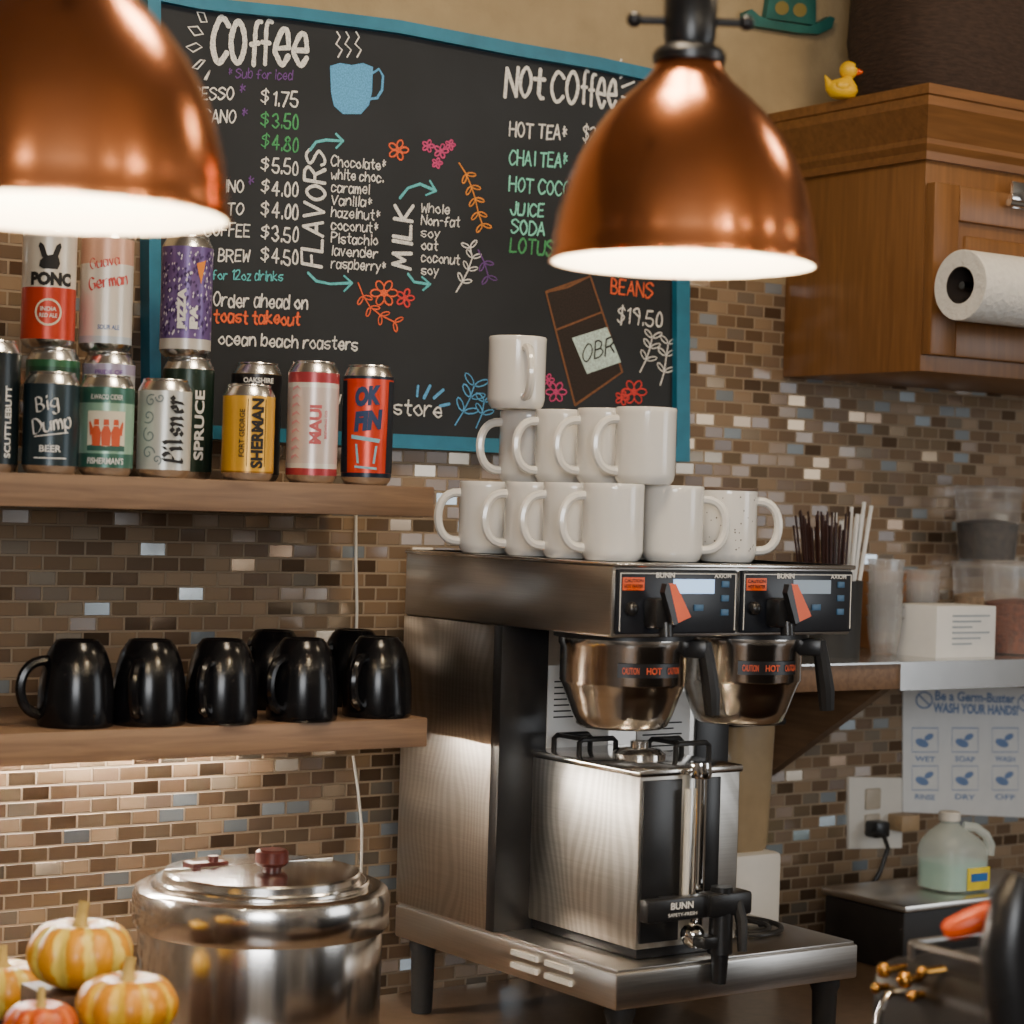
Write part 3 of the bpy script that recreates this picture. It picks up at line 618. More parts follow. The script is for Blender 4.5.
for i in range(6): t.box(X0+.25,X0+.32-(i%2)*.015,2.3540,2.3546,H-.3-i*.008,H-.298-i*.008)
t.build('label_print',i_black,bw)
m_lcd=mat('display_glow',C(130,160,190),.3,emit=1.8,ecol=C(150,185,225)); m_lcdd=mat('display_dim',C(110,120,125),.3,emit=.35,ecol=C(150,170,190))
m_orange=mat('orange_plastic',C(222,84,0),.35,var=.05); m_pane=mat('panel_face',C(24,27,34),.3,var=.1); m_btn=mat('button_blue',C(60,96,130),.4)
for k,(a,b) in enumerate(((X0+.004,X0+.2),(X0+.206,X1-.003))):
    cp=MB().box(a,b,Y0,Y0+.008,zh+.004,zt-.008,.003).build('control_panel',m_pane,bw)
    w=b-a; yf=Y0-.0006
    MB().box(a+.072*w/.2+.018,a+.155,yf-.001,Y0+.001,zt-.038,zt-.02).build('display',m_lcd if k==0 else m_lcdd,cp)
    for i in range(3): MB().box(a+.168,a+.18,yf-.001,Y0+.001,zt-.03-i*.018,zt-.022-i*.018,.0004).build('button',m_btn,cp)
    for i in range(2): MB().box(a+.095+i*.028,a+.110+i*.028,yf-.001,Y0+.001,zt-.06,zt-.052,.0004).build('button',m_btn,cp)
    MB().box(a+.008,a+.042,yf,Y0+.001,zt-.034,zt-.018).build('warning_label',m_orange,cp)
    t=MB().text('CAUTION',V((a+.01,yf-.0003,zt-.024)),V((.03,0,0)),V((0,0,.004)),.03).text('HOT WATER',V((a+.01,yf-.0003,zt-.031)),V((.03,0,0)),V((0,0,.004)),.03); t.build('warning_lettering',i_black,cp)
    MB().text('BUNN',V((a+.06,yf-.0003,zt-.018)),V((.03,0,0)),V((0,0,.006)),.03).build('maker_lettering',i_white,cp)
    MB().text('AXIOM',V((a+.155,yf-.0003,zt-.018)),V((.028,0,0)),V((0,0,.005)),.02).build('model_lettering',i_white,cp)
    MB().box(a+.004,b-.004,yf-.0002,Y0,zt-.0135,zt-.0125).box(a+.004,a+.005,yf-.0002,Y0,zh+.008,zt-.013).box(b-.005,b-.004,yf-.0002,Y0,zh+.008,zt-.013).build('border_line',i_white,cp)
    fx=a+.062
    MB().box(fx-.022,fx+.014,Y0-.028,Y0,zh+.012,zh+.05,.006).tube([V((fx-.002,Y0-.022,zh+.02)),V((fx-.002,Y0-.024,zh+.002))],.009,12).build('faucet',m_black,bw)
    MB().sphere((fx-.042,Y0-.004,zh+.036),.009,12).build('knob',m_black,cp)
    MB().prism([(fx-.014,Y0-.030,zh+.068),(fx-.002,Y0-.030,zh+.069),(fx+.024,Y0-.030,zh+.028),(fx+.002,Y0-.030,zh+.020)],(0,-.010,0)).build('faucet_lever',m_orange,bw)
    MB().prism([(fx-.020,Y0-.031,zh+.058),(fx-.017,Y0-.031,zh+.069),(fx-.013,Y0-.031,zh+.069),(fx+.003,Y0-.031,zh+.020),(fx-.004,Y0-.031,zh+.018)],(0,-.010,0)).build('lever_edge',m_black,bw)
    bx,by=X0+.103+k*.2,2.215
    fn=MB().lathe([(0,H-.284),(.054,H-.284),(.060,H-.280),(.066,H-.266),(.074,H-.244),(.0805,H-.228),(.083,H-.224),(.083,H-.180),(.0855,H-.176),(.0855,H-.167),(0,H-.167)],48,(bx,by,0)).build('brew_basket',m_pol,bw)
    MB().lathe([(.05,H-.167),(.092,H-.167),(.092,zh),(.05,zh)],40,(bx,by,0)).build('basket_rail',m_black,bw)
    hd=V((.62,-.78,0)) ; a0=V((bx,by,0))+hd*.082
    t=MB().box(-.011,.011,-.03,.004,H-.19,H-.166,.004,M=Matrix.Translation(a0)@Matrix.Rotation(math.atan2(hd.x,-hd.y),4,'Z'))
    p0=a0+hd*.024; t.tube([p0+V((0,0,H-.17)),p0+hd*.006+V((0,0,H-.2)),p0+hd*.012+V((0,0,H-.235)),p0+hd*.014+V((0,0,H-.262))],[.010,.011,.012,.010],10)
    t.build('basket_handle',m_black,fn)
    t=MB(); Rr=.0838; vs=[];n=14
    for i in range(n+1):
        an=-1.35+1.1*i/n-PI/2+.6
        for z in (H-.214,H-.196): vs.append((bx+Rr*math.cos(an),by+Rr*math.sin(an),z))
    t.raw(vs,[(2*i,2*i+2,2*i+3,2*i+1) for i in range(n)]); t.build('band_label',m_black,fn)
    t=MB()
    for j,sx in enumerate(['CAUTION','HOT','CAUTION']):
        an=-1.35+.2+.37*j-PI/2+.6; d=V((math.cos(an),math.sin(an),0)); tg=V((-d.y,d.x,0))
        t.text(sx,V((bx,by,H-.209))+d*(Rr+.0009)-tg*.011,tg*.022,V((0,0,.008)),.03)
    t.build('band_lettering',i_or,fn)
t=MB()
for r in (.062,.045): t.tube([V((1.937+r*math.cos(2*PI*i/32),2.21+r*math.sin(2*PI*i/32),zb+.010)) for i in range(32)],.0035,8,closed=True)
for an in (0,2.1,4.2): t.tube([V((1.937+.043*math.cos(an),2.21+.043*math.sin(an),zb+.008)),V((1.937+.066*math.cos(an),2.21+.066*math.sin(an),zb+.008))],.0038,8)
t.build('trivet',m_black,bw)
# ------------------------------------------------------------------ thermal server
sx0,sx1,sy0,sy1=1.687,1.852,2.112,2.350; sz0=zb+.006; sz1=H-.332
sv=thing('coffee_server','boxy stainless steel thermal coffee server standing on the brewer base','coffee server',(1.76,2.23,zb+.004))
MB().box(sx0,sx1,sy0,sy1,sz0+.012,sz1,.003).build('body',m_steelw,sv)
MB().box(sx0+.006,sx1-.006,sy0+.006,sy1-.006,zb+.0045,sz0+.013,.002).build('foot',m_black,sv)
MB().box(sx0-.003,sx1+.003,sy0-.003,sy1+.003,sz1-.004,sz1+.006,.003).build('lid',m_pol,sv)
MB().lathe([(0,0),(.035,0),(.035,.006),(.028,.012),(.012,.014),(.012,.022),(0,.022)],28,((sx0+sx1)/2,2.22,sz1+.006)).build('lid_cap',m_pol,sv)
MB().box(sx0+.004,sx0+.066,sy0-.003,sy0+.002,sz0+.02,sz1-.008,.001).build('front_panel',m_black,sv)
MB().box(sx0+.104,sx0+.13,sy0-.003,sy0+.002,sz0+.06,sz1-.008,.001).build('side_strip',m_black,sv)
MB().tube([V((sx0+.084,sy0-.016,sz0+.012)),V((sx0+.084,sy0-.016,sz1+.002))],.009,16).build('sight_gauge',m_chrome,sv)
MB().tube([V((sx0+.068,sy0-.012,sz0+.05)),V((sx0+.068,sy0-.012,sz1-.02))],.0045,10).build('gauge_tube',m_whitep,sv)
MB().lathe([(0,0),(.013,0),(.015,.006),(.013,.02),(0,.02)],20,(sx0+.084,sy0-.016,sz1-.006)).build('gauge_cap',m_chrome,sv)
MB().sphere((sx0+.072,sy0-.024,sz0+.03),.016,16).build('gauge_fitting',m_chrome,sv)
for (xa,xb,yy) in ((sx0+.012,sx0+.072,2.285),(sx0+.105,sx1-.004,2.2)):
    z=sz1+.006; t=MB()
    for dy in (-.028,.028):
        t.tube([V((xa,yy+dy,z)),V((xa,yy+dy,z+.018)),V((xa+.005,yy+dy,z+.022)),V((xb-.005,yy+dy,z+.022)),V((xb,yy+dy,z+.018)),V((xb,yy+dy,z))],.0036,8)
    t.tube([V((xa+.008,yy-.028,z+.022)),V((xa+.008,yy+.028,z+.022))],.0032,8)
    t.build('wire_handle',m_black,sv)
fz=sz0+.068
MB().box(sx0-.024,sx0+.076,sy0-.052,sy0-.034,fz-.012,fz+.016,.003).box(sx0+.03,sx0+.06,sy0-.036,sy0+.001,fz-.008,fz+.01,.002).build('name_bar',m_black,sv)
MB().text('BUNN',V((sx0+.012,sy0-.0528,fz+.003)),V((.036,0,0)),V((0,0,.008)),.03).build('maker_lettering',i_white,sv)
MB().text('SAFETY-FRESH',V((sx0+.008,sy0-.0528,fz-.006)),V((.046,0,0)),V((0,0,.004)),.01).build('model_lettering',i_white,sv)
MB().box(sx0+.07,sx0+.14,sy0-.06,sy0-.03,fz-.012,fz+.018,.005).tube([V((sx0+.10,sy0-.045,fz+.024)),V((sx0+.10,sy0-.045,fz-.06))],[.014,.016],14).tube([V((sx0+.10,sy0-.045,fz-.055)),V((sx0+.10,sy0-.045,fz-.098))],[.012,.009],14).box(sx0+.062,sx0+.085,sy0-.06,sy0-.035,fz-.05,fz-.035,.003).build('faucet',m_black,sv)
MB().tube([V((sx0+.118,sy0-.05,fz+.016)),V((sx0+.12,sy0-.062,fz-.02)),V((sx0+.115,sy0-.07,fz-.055))],[.007,.008,.006],10).build('faucet_lever',m_black,sv)
# ------------------------------------------------------------------ white mugs
mh=.098
wm=thing('mug','x','mug',(0,0,0),0,'white mugs stacked on the brewer')
MB().lathe([(0,.003),(.026,.003),(.028,0),(.033,.001),(.0370,.006),(.039,.014),(.039,.09),(.0395,mh-.002),(.0385,mh),(.0365,mh-.002),(.036,.02),(.031,.010),(0,.009)],40).build('body',m_white_c,wm)
x=MB(); mug_handle(x,.037,.016,.082,.031,.0060); x.build('handle',m_white_c,wm)
A=1.668; B=1.766; RT_=PI-.6
wl=[(A,2.16,0,-.3,'white mug in the front corner of the bottom row, handle to the left'),(A,2.245,0,-.3,'white mug second from the front in the bottom row, left side'),(A,2.332,0,-.3,'white mug third from the front in the bottom row, left side'),(A-.004,2.435,0,-.4,'white mug rearmost in the bottom row, left side'),
 (B,2.16,0,RT_,'white mug in the middle of the front bottom row, handle to the right'),(1.868,2.172,0,RT_,'speckled white mug at the right end of the bottom row, handle to the right'),
 (B,2.248,0,RT_,'white mug behind the middle one of the front bottom row'),(B,2.338,0,RT_,'white mug third from the front in the hidden inner bottom row'),(B,2.43,0,RT_,'white mug rearmost in the hidden inner bottom row'),
 (1.717,2.16,1,-.3,'white mug at the front of the second tier'),(1.717,2.242,1,-.3,'white mug second from the front in the second tier'),(1.717,2.335,1,-.3,'white mug third from the front in the second tier'),(1.717,2.42,1,-.3,'white mug rearmost in the second tier'),
 (1.676,2.392,2,1.25,'single white mug on top of the mug pyramid')]
for i,(x,y,l,a,lb) in enumerate(wl):
    loc=(x,y,zt+l*mh)
    if i==0: wm.location=loc; wm.rotation_euler.z=a; wm['label']=lb
    else:
        mm=dup(wm,loc,a,lb)
        if i==5:
            k_=[c for c in kids(mm) if c.name.startswith('body')][0]
            b=MB(); rr=random.Random(9)
            for j in range(90):
                an=rr.uniform(-PI,PI); z=rr.uniform(.016,.088); q=rr.uniform(.0006,.0013); d=V((math.cos(an),math.sin(an),0)); tg=V((-d.y,d.x,0))
                b.raw([d*.0394+tg*q*math.cos(2*PI*n_/6)+V((0,0,z+q*math.sin(2*PI*n_/6))) for n_ in range(6)],[tuple(range(6))])
            ORG[k_.name]=V((0,0,0)); b.build('speckle',ink('speckle_brown',74,62,52),k_)
            MB().lathe([(.0397,mh-.0035),(.0399,mh-.002),(.0388,mh+.0004),(.0375,mh-.001)],40).build('rim_band',ink('rim_brown',92,74,60),k_)
# ------------------------------------------------------------------ soup warmer
wp=PY(262,885,2.40); wx,wy=wp.x,wp.y
sw=thing('soup_warmer','round polished stainless steel soup warmer with hinged lid','soup warmer',(wx,wy,CT))
zr=H-.487
MB().lathe([(0,CT),(.145,CT),(.15,CT+.008),(.15,CT+.02),(.153,CT+.03),(.153,zr-.05),(.150,zr-.042),(0,zr-.042)],64,(wx,wy,0)).build('body',m_kettle,sw)
MB().lathe([(.150,zr-.052),(.158,zr-.050),(.161,zr-.044),(.1615,zr-.012),(.158,zr-.002),(.150,zr+.002),(.139,zr+.001),(.134,zr-.006),(.134,zr-.02)],64,(wx,wy,0)).build('rim',m_kettle,sw)
MB().lathe([(.135,zr-.004),(.135,zr+.007),(.1335,zr+.009),(.126,zr+.009),(.1245,zr+.008),(.1235,zr+.016),(.121,zr+.0185),(.09,zr+.020),(.05,zr+.0215),(0,zr+.022)],64,(wx,wy,0)).build('lid',m_pol,sw)
m_wine=mat('wine_plastic',C(74,32,28),.3,var=.1)
MB().lathe([(0,0),(.012,0),(.012,.005),(.018,.007),(.021,.011),(.0205,.024),(.017,.027),(0,.027)],28,(wx+.002,wy-.02,zr+.0205)).build('lid_knob',m_wine,sw)
MB().box(wx-.075,wx-.03,wy+.03,wy+.05,zr+.018,zr+.027,.003).tube([V((wx-.05,wy+.038,zr+.02)),V((wx-.05,wy+.038,zr+.034))],.007,12).box(wx-.085,wx-.072,wy+.025,wy+.055,zr+.016,zr+.028,.003).build('hinge_clip',m_wine,sw)
MB().box(wx-.12,wx+.12,wy+.028,wy+.034,zr+.017,zr+.0225,.002).build('hinge_bar',m_pol,sw)
# ------------------------------------------------------------------ pumpkins
def pumpkin(loc,R,hh,mat_,nr,label,cat,rz,tilt=0):
    r=thing('pumpkin',label,cat,loc,rz,'small decorative pumpkins'); ORG[r.name]=V((0,0,0))
    n=nr*8; m=18; vs=[];fs=[]
    for j in range(1,m):
        ph=PI*j/m
        for i in range(n):
            th=2*PI*i/n; rib=1-.11*(1-abs(math.sin(nr*th/2))**.7)*math.sin(ph)**.5
            rr=R*math.sin(ph)**.82*rib
            z=hh/2-hh/2*math.cos(ph)
            if ph>PI*.75: z-=hh*.16*((ph-PI*.75)/(PI*.25))**1.5
            vs.append(V((rr*math.cos(th),rr*math.sin(th),z)))
    b=len(vs); vs.append(V((0,0,hh*.02))); vs.append(V((0,0,hh*.83)))
    for j in range(m-2):
        for i in range(n): fs.append((j*n+i,j*n+(i+1)%n,(j+1)*n+(i+1)%n,(j+1)*n+i))
    for i in range(n): fs.append((b,(i+1)%n,i)); fs.append((b+1,(m-2)*n+i,(m-2)*n+(i+1)%n))
    MB().raw(vs,fs).build('flesh',mat_,r,ang=80)
    MB().tube([V((0,0,hh*.8)),V((0,0,hh*.92)),V((.002,.001,hh*1.06)),V((.005,.002,hh*1.2))],[R*.24,R*.13,R*.1,R*.11],8).build('stem',m_stem,r,ang=60)
    r.rotation_euler=(tilt,0,rz); return r
m_stem=mat('pumpkin_stem',C(170,146,78),.7,var=.2,sc=80)
m_pA=pumpkin_mat('pumpkin_striped',C(212,144,0),C(232,204,86),10); m_pB=pumpkin_mat('pumpkin_yellow',C(206,134,0),C(228,182,44),10); m_pO=pumpkin_mat('pumpkin_orange',C(182,70,0),C(196,90,0),10)
cr=thing('wooden_stand','stepped wooden stand under the small pumpkins beside the soup warmer','stand',(.92,2.1,CT))
pr_=PT(127,1003,2.17); zf=pr_.z-.034
po_=PT(41,1003,2.09); pt_=PT(80,953,2.30); pl_=PT(2,988,2.40)
zl=pl_.z-.033; zt_=pt_.z-.037
MB().box(.79,.965,1.935,2.075,CT,zf,.002).build('front_step',m_darkw,cr)
MB().box(pt_.x-.045,pt_.x+.03,2.105,2.19,CT,zt_,.002).build('middle_step',m_darkw,cr)
MB().box(.86,.96,2.22,2.345,CT,zl,.002).build('rear_step',m_darkw,cr)
pumpkin((pr_.x,pr_.y,zf),.052,.066,m_pB,10,'yellow mini pumpkin with pale stripes in front of the soup warmer','pumpkin',.3)
pumpkin((po_.x,po_.y,zf),.037,.054,m_pO,10,'plain orange mini pumpkin at the bottom of the pile','pumpkin',.8)
pumpkin((pl_.x,pl_.y,zl),.052,.066,m_pA,10,'pale striped mini pumpkin cut off by the left edge','pumpkin',1.1)
pumpkin((pt_.x,pt_.y,zt_),.057,.076,m_pA,10,'large pale striped mini pumpkin on top of the pile','pumpkin',.1)
# ------------------------------------------------------------------ wall cabinet
CX0=2.415; CY0=2.367; cz0=H+.225; cz1=H+.655; CX1=3.06
cab=thing('wall_cabinet','brown wooden wall cabinet with crown molding, upper right','cabinet',((CX0+CX1)/2,WY,cz0))
MB().box(CX0,CX1,CY0,WY,cz0,cz1-.1,.002).build('body',m_cab,cab)
prof=[(.0,0),(.008,0),(.010,.012),(.018,.022),(.018,.03),(.028,.045),(.040,.066),(.046,.074),(.046,.088),(.05,.09),(.05,.105),(0,.105)]
zc=cz1-.105
def ringp(o): return [(CX0-o,WY),(CX0-o,CY0-o),(CX1,CY0-o)]
vs=[];fs=[]
for o_,z in prof: vs+=[V((x,y,zc+z)) for x,y in ringp(o_)]
for i in range(len(prof)-1):
    for j in range(2): fs.append((3*i+j,3*i+j+1,3*i+4+j,3*i+3+j))
MB().raw(vs,fs).box(CX0,CX1,CY0,WY,cz1-.1,cz1,0).build('crown_molding',m_cabx,cab,ang=20)
dl=PY(933,260,CY0-.02).x; dz0=H+.25; dz1=H+.515; dr=CX1-.05
dor=MB().box(dl,dl+.055,CY0-.02,CY0,dz0,dz1,.003).box(dr-.055,dr,CY0-.02,CY0,dz0,dz1,.003).box(dl+.055,dr-.055,CY0-.02,CY0,dz1-.055,dz1,.003).box(dl+.055,dr-.055,CY0-.02,CY0,dz0,dz0+.055,.003).build('door',m_cab,cab)
MB().box(dl+.05,dr-.05,CY0-.01,CY0-.002,dz0+.05,dz1-.05).box(dl+.075,dr-.075,CY0-.016,CY0-.006,dz0+.075,dz1-.075,.005).build('door_panel',m_cab,dor)
hq=PY(1010,198,CY0-.02)
MB().box(hq.x,hq.x+.05,CY0-.026,CY0-.02,hq.z-.016,hq.z+.026,.001).tube([V((hq.x-.018,CY0-.034,hq.z-.010)),V((hq.x+.05,CY0-.034,hq.z-.010))],.006,12).build('latch',m_chrome,dor)
rp=PY(960,285,2.265)
hold=thing('paper_towel_holder','chrome paper towel holder fixed to the cabinet door','towel holder',(rp.x+.3,CY0-.02,rp.z))
MB().tube([rp+V((.004,0,0)),rp+V((.305,0,0))],.006,12).box(rp.x+.295,rp.x+.303,2.255,CY0-.02,rp.z-.012,rp.z+.012,.001).box(rp.x+.28,rp.x+.32,CY0-.023,CY0-.02,rp.z-.025,rp.z+.025,.001).build('bar',m_chrome,hold)
MX=Matrix.Rotation(PI/2,4,'Y')
rol=thing('paper_towel_roll','white paper towel roll hanging on the cabinet door','paper towel',(rp.x+.14,rp.y,rp.z))
MB().lathe([(.028,0),(.052,0),(.053,.001),(.053,.279),(.052,.28),(.028,.28),(.028,0)],48,rp,MX).build('paper',mat('towel_paper',C(226,222,214),.95,var=.05,sc=110,bump=.8),rol)
MB().lathe([(.0265,.0005),(.0282,.0005),(.0282,.2795),(.0265,.2795),(.0265,.0005)],32,rp,MX).build('core',mat('core_card',C(44,36,32),.9),rol)
dp=PY(842,104,2.5); dz=cz1
m_duck=mat('yellow_rubber',C(232,182,6),.4,var=.05)
dk=thing('rubber_duck','yellow rubber duck standing on top of the wooden cabinet','rubber duck',(dp.x,dp.y,dz),-.45)
ORG[dk.name]=V((0,0,0))
t=MB().loft([(0,.012,.010,2,0,0),(.003,.02,.016,2,0,0),(.012,.026,.019,2,-.001,0),(.02,.025,.018,2,-.002,0),(.027,.019,.014,2,0,0),(.031,.011,.010,2,.005,0),(.034,.009,.009,2,.008,0)],24)
t.sphere((.009,0,.045),.0145,18).loft([(0,.008,.01,2,0,0),(.01,.005,.006,2,-.004,0),(.018,.001,.002,2,-.009,0)],12,(-.02,0,.017))
for sg in (-1,1): t.sphere((-.004,sg*.016,.018),.011,12,(1.1,.45,.7))
t.build('body',m_duck,dk,ang=80)
MB().loft([(0,.006,.007,2,0,0),(.006,.005,.008,2,0,0),(.011,.002,.006,2,0,0)],14,(.020,0,.043),Matrix.Rotation(PI/2,4,'Y')).build('bill',m_orange,dk)
for sg in (-1,1): MB().sphere((.018,sg*.0095,.05),.0024,8).build('eye',i_black,dk)
p=PY(882,80,2.5)
bk=thing('receptacle','large dark brown bulging basket on top of the wooden cabinet','receptacle',(p.x+.26,2.52,cz1))  # dark bulging mass with a rim, kind of container left open
m_bk=mat('dark_brown_coarse',C(54,38,28),.85,var=.35,sc=60,bump=.8,stretch=(1,1,4))
MB().loft([(cz1,.23,.115,3,0,0),(cz1+.04,.25,.13,3,0,0),(cz1+.12,.262,.138,3,0,0),(cz1+.22,.255,.135,3,0,0),(cz1+.27,.25,.13,3,0,0)],48,(p.x+.26,2.52,0)).build('body',m_bk,bk)
MB().tube([V((p.x+.26+.25*math.copysign(abs(math.cos(a))**.67,math.cos(a)),2.52+.13*math.copysign(abs(math.sin(a))**.67,math.sin(a)),cz1+.27)) for a in [2*PI*i/40 for i in range(40)]],.012,8,closed=True).build('rim',m_bk,bk)
wo=thing('wall_ornament','small teal painted ornament hanging on the stucco above the cabinet','ornament',PY(790,30,WY))
m_teal=mat('teal_paint',C(38,96,90),.5,var=.2)
yy=WY-.016
MB().prism([PY(u,v,yy) for u,v in [(746,12),(752,9),(760,16),(770,20),(810,26),(820,22),(830,16),(835,18),(832,28),(820,34),(800,33),(775,29),(755,26),(747,20)]],(0,.015,0)).build('tray',m_teal,wo)
MB().prism([PY(u,v,yy+.004) for u,v in [(766,18),(770,-8),(784,-16),(806,-12),(816,-2),(816,25)]],(0,.011,0)).build('panel',m_teal,wo)
for u,v in ((782,8),(800,10)): MB().blob(u,v,7,7,yy+.003).build('dot',ink('ornament_dot',130,116,60),wo)
# ------------------------------------------------------------------ right shelf with goods
rs=thing('wall_shelf','right wall shelf with pale metal edge and brown bracket','shelf',(2.7,WY,H-.265))
RT=H-.2234; RY=2.375
MB().box(2.13,3.3,RY+.004,WY,RT-.042,RT-.002,.001).build('board',m_brw,rs)
MB().box(2.40,3.3,RY-.002,RY+.004,RT-.044,RT).box(2.13,3.3,RY,WY,RT-.003,RT).build('edge_band',m_alu,rs)
MB().prism([(2.385,RY+.02,RT-.042),(2.385,WY,RT-.042),(2.385,WY,H-.433),(2.385,WY-.02,H-.433)],(.02,0,0)).build('bracket',m_brw,rs)
q=thing('carton','small white printed carton on the right shelf','carton',(2.59,2.47,RT))
MB().box(2.524,2.66,2.42,2.516,RT,RT+.083,.001).build('box',m_paper,q)
t=MB()
for i in range(6): t.box(2.56,2.645-(i%3)*.02,2.4192,2.4201,RT+.066-i*.009,RT+.069-i*.009)
t.build('print',ink('ink_pale',150,160,168),q)
m_clear=mat('clear_plastic',(.96,.97,.98),.05,alpha=.38,var=.02,trans=.82,ior=1.45); m_clear2=mat('clear_tub_plastic',(.94,.95,.95),.08,alpha=.4,var=.02,trans=.8,ior=1.36)
m_beans=mat('brown_contents',C(116,58,30),.7,var=.45,sc=140,bump=.8); m_dark=mat('dark_contents',C(58,48,40),.7,var=.6,sc=70,bump=.8); m_tan=mat('tan_contents',C(160,132,98),.7,var=.3,sc=120,bump=.8)
for k,(u,y,nl) in enumerate(((884,2.50,6),(921,2.565,5))):
    p=PY(u,640,y)
    for j in range(nl):
        z=RT+j*.0185
        o=MB().lathe([(0,z+.002),(.020,z),(.026,z+.03),(.029,z+.058),(.031,z+.059),(.031,z+.062),(.0295,z+.062),(.0245,z+.03),(.019,z+.004),(0,z+.004)],28,(p.x,p.y,0)).build('plastic_cup',m_clear,loc=(p.x,p.y,z))
        tag(o,('clear plastic cup nested in the left stack on the right shelf','clear plastic cup nested in the right stack behind the carton')[k],'cup','nested clear cups, '+('left','right')[k]+' stack')
p=PY(885,640,2.64)
o=MB().box(p.x-.05,p.x+.07,2.612,2.672,RT,RT+.13,.002).build('cardboard_box',mat('cardboard',C(136,92,54),.85,var=.12),loc=(p.x,2.64,RT)); tag(o,'brown cardboard box at the wall behind the clear cups','box')
def deli(loc,r,h,cont,fill,label):
    d=thing('food_container',label,'container',loc); x,y,z=loc
    MB().lathe([(0,z),(r*.82,z),(r*.86,z+.004),(r,z+h-.012),(r,z+h-.006)],36,(x,y,0)).build('tub',m_clear2,d)
    MB().lathe([(0,z+.003),(r*.8,z+.003),(r*(.83+.13*fill),z+h*fill),(r*.5,z+h*fill+.006),(0,z+h*fill+.009)],36,(x,y,0)).build('contents',cont,d)
    MB().lathe([(r+.003,z+h-.010),(r+.004,z+h-.004),(r+.002,z+h),(r-.008,z+h-.001),(r-.012,z+h-.005),(0,z+h-.005)],36,(x,y,0)).build('lid',m_clear2,d)
p1=PY(1016,640,2.47); deli((p1.x,p1.y,RT),.058,.155,m_beans,.55,'clear tub of brown contents at the right end of the shelf')
p2=PY(984,640,2.60); deli((p2.x,p2.y,RT),.058,.15,m_tan,.6,'clear tub of tan contents behind the carton, under another tub'); deli((p2.x,p2.y,RT+.151),.058,.13,m_dark,.5,'clear tub with dark contents stacked on another tub')
p=PY(828,650,2.52)
sc_=thing('straw_cup','dark cup holding coffee stirrers behind the brewer','cup',(p.x,p.y,RT))
MB().lathe([(0,RT),(.05,RT),(.052,RT+.12),(.049,RT+.12),(.047,RT+.004),(0,RT+.004)],28,(p.x,p.y,0)).build('body',m_rubber,sc_)
m_stir=mat('stirrer_brown',C(52,30,26),.4,var=.2)
rr=random.Random(5)
for i in range(44):
    q=math.sqrt((i+.5)/44); a=i*2.39996
    b=V((p.x-.008+.026*q*math.cos(a),p.y+.026*q*math.sin(a),RT+.0045)); tp=V((p.x-.022+.046*q*math.cos(a),p.y+.046*q*math.sin(a),RT+.20+rr.uniform(0,.03)))
    o=MB().tube([b,tp],.0019,6).build('coffee_stirrer',m_stir,loc=b); tag(o,'thin dark brown stirrer in the bundle behind the brewer','stirrer','dark coffee stirrers')
for i in range(9):
    a=i*2.39996; q=.012*math.sqrt((i+.5)/9)
    b=V((p.x+.030+q*math.cos(a),p.y-.002+q*math.sin(a),RT+.0045)); tp=V((p.x+.042+q*3.4*math.cos(a),p.y-.002+q*3*math.sin(a),RT+.214+rr.uniform(0,.038)))
    o=MB().tube([b,tp],.0034,6).build('wrapped_straw',m_paper,loc=b); tag(o,'white paper wrapped straw beside the dark stirrers','straw','white wrapped straws')
sgn=thing('paper_sign','laminated white hand washing sign on the tiles under the right shelf','sign',PY(965,815,WY))
ys=WY-.003
MB().prism([PY(u,v,ys) for u,v in [(903,683),(1034,688),(1034,818),(903,812)]],(0,.002,0)).build('sheet',m_paper,sgn)
t=MB(); y_=ys-.0005
t.textY('Be a Germ-Buster',935,700,1015,703,9,y_,.03); t.textY('WASH YOUR HANDS!',933,712,1018,715,9,y_,.04)
for (u,v) in ((924,700),(1026,703)):
    t.stroke([(u+8*math.cos(a),v+8*math.sin(a)) for a in [2*PI*i/18 for i in range(18)]],2,y_,closed=True); t.stroke([(u-5,v-5),(u+5,v+5)],2,y_)
for i in range(3):
    for j in range(2):
        u=925+i*40; v=740+j*38; t.stroke([(u-13,v-12),(u+13,v-12),(u+13,v+12),(u-13,v+12)],1.2,y_,closed=True)
        t.blob(u-3,v+3,7,4,y_,.4); t.blob(u+4,v-3,5,3,y_,-.5); t.textY(['WET','SOAP','WASH','RINSE','DRY','OFF'][j*3+i],u-10,v+21,u+10,v+22,5,y_,.02)
t.build('print',ink('sign_blue',112,136,176),sgn)
ol=thing('wall_outlet','white wall outlet plate on the tiles with a black plug','outlet',PY(875,848,WY))
pl=[PY(u,v,WY-.006) for u,v in [(849,777),(902,778),(902,848),(849,849)]]
MB().prism(pl,(0,.006,0)).build('plate',m_whitep,ol)
oc=PY(874,800,WY-.008)
m_sock=mat('socket_cream',C(176,164,146),.5)
MB().box(oc.x-.02,oc.x+.016,WY-.010,WY-.005,oc.z-.016,oc.z+.02,.003).build('socket',m_sock,ol)
MB().box(oc.x-.02,oc.x+.016,WY-.010,WY-.005,oc.z-.058,oc.z-.024,.003).build('socket',m_sock,ol)
pc=PY(872,828,WY-.012)
pg=thing('power_plug','black power plug with cord in the wall outlet','plug',(pc.x,WY-.012,pc.z))
MB().box(pc.x-.017,pc.x+.017,WY-.04,WY-.0102,pc.z-.014,pc.z+.014,.005).build('plug',m_black,pg)
cpts=[PY(872,832,WY-.035),PY(884,836,WY-.05),PY(888,848,WY-.05),PY(880,872,WY-.04),PY(862,902,WY-.035),PY(845,920,WY-.03),PY(832,935,WY-.03)]
MB().tube(cpts,.0042,8).build('cord',m_black,pg)
ap=PY(902,822,WY-.02)
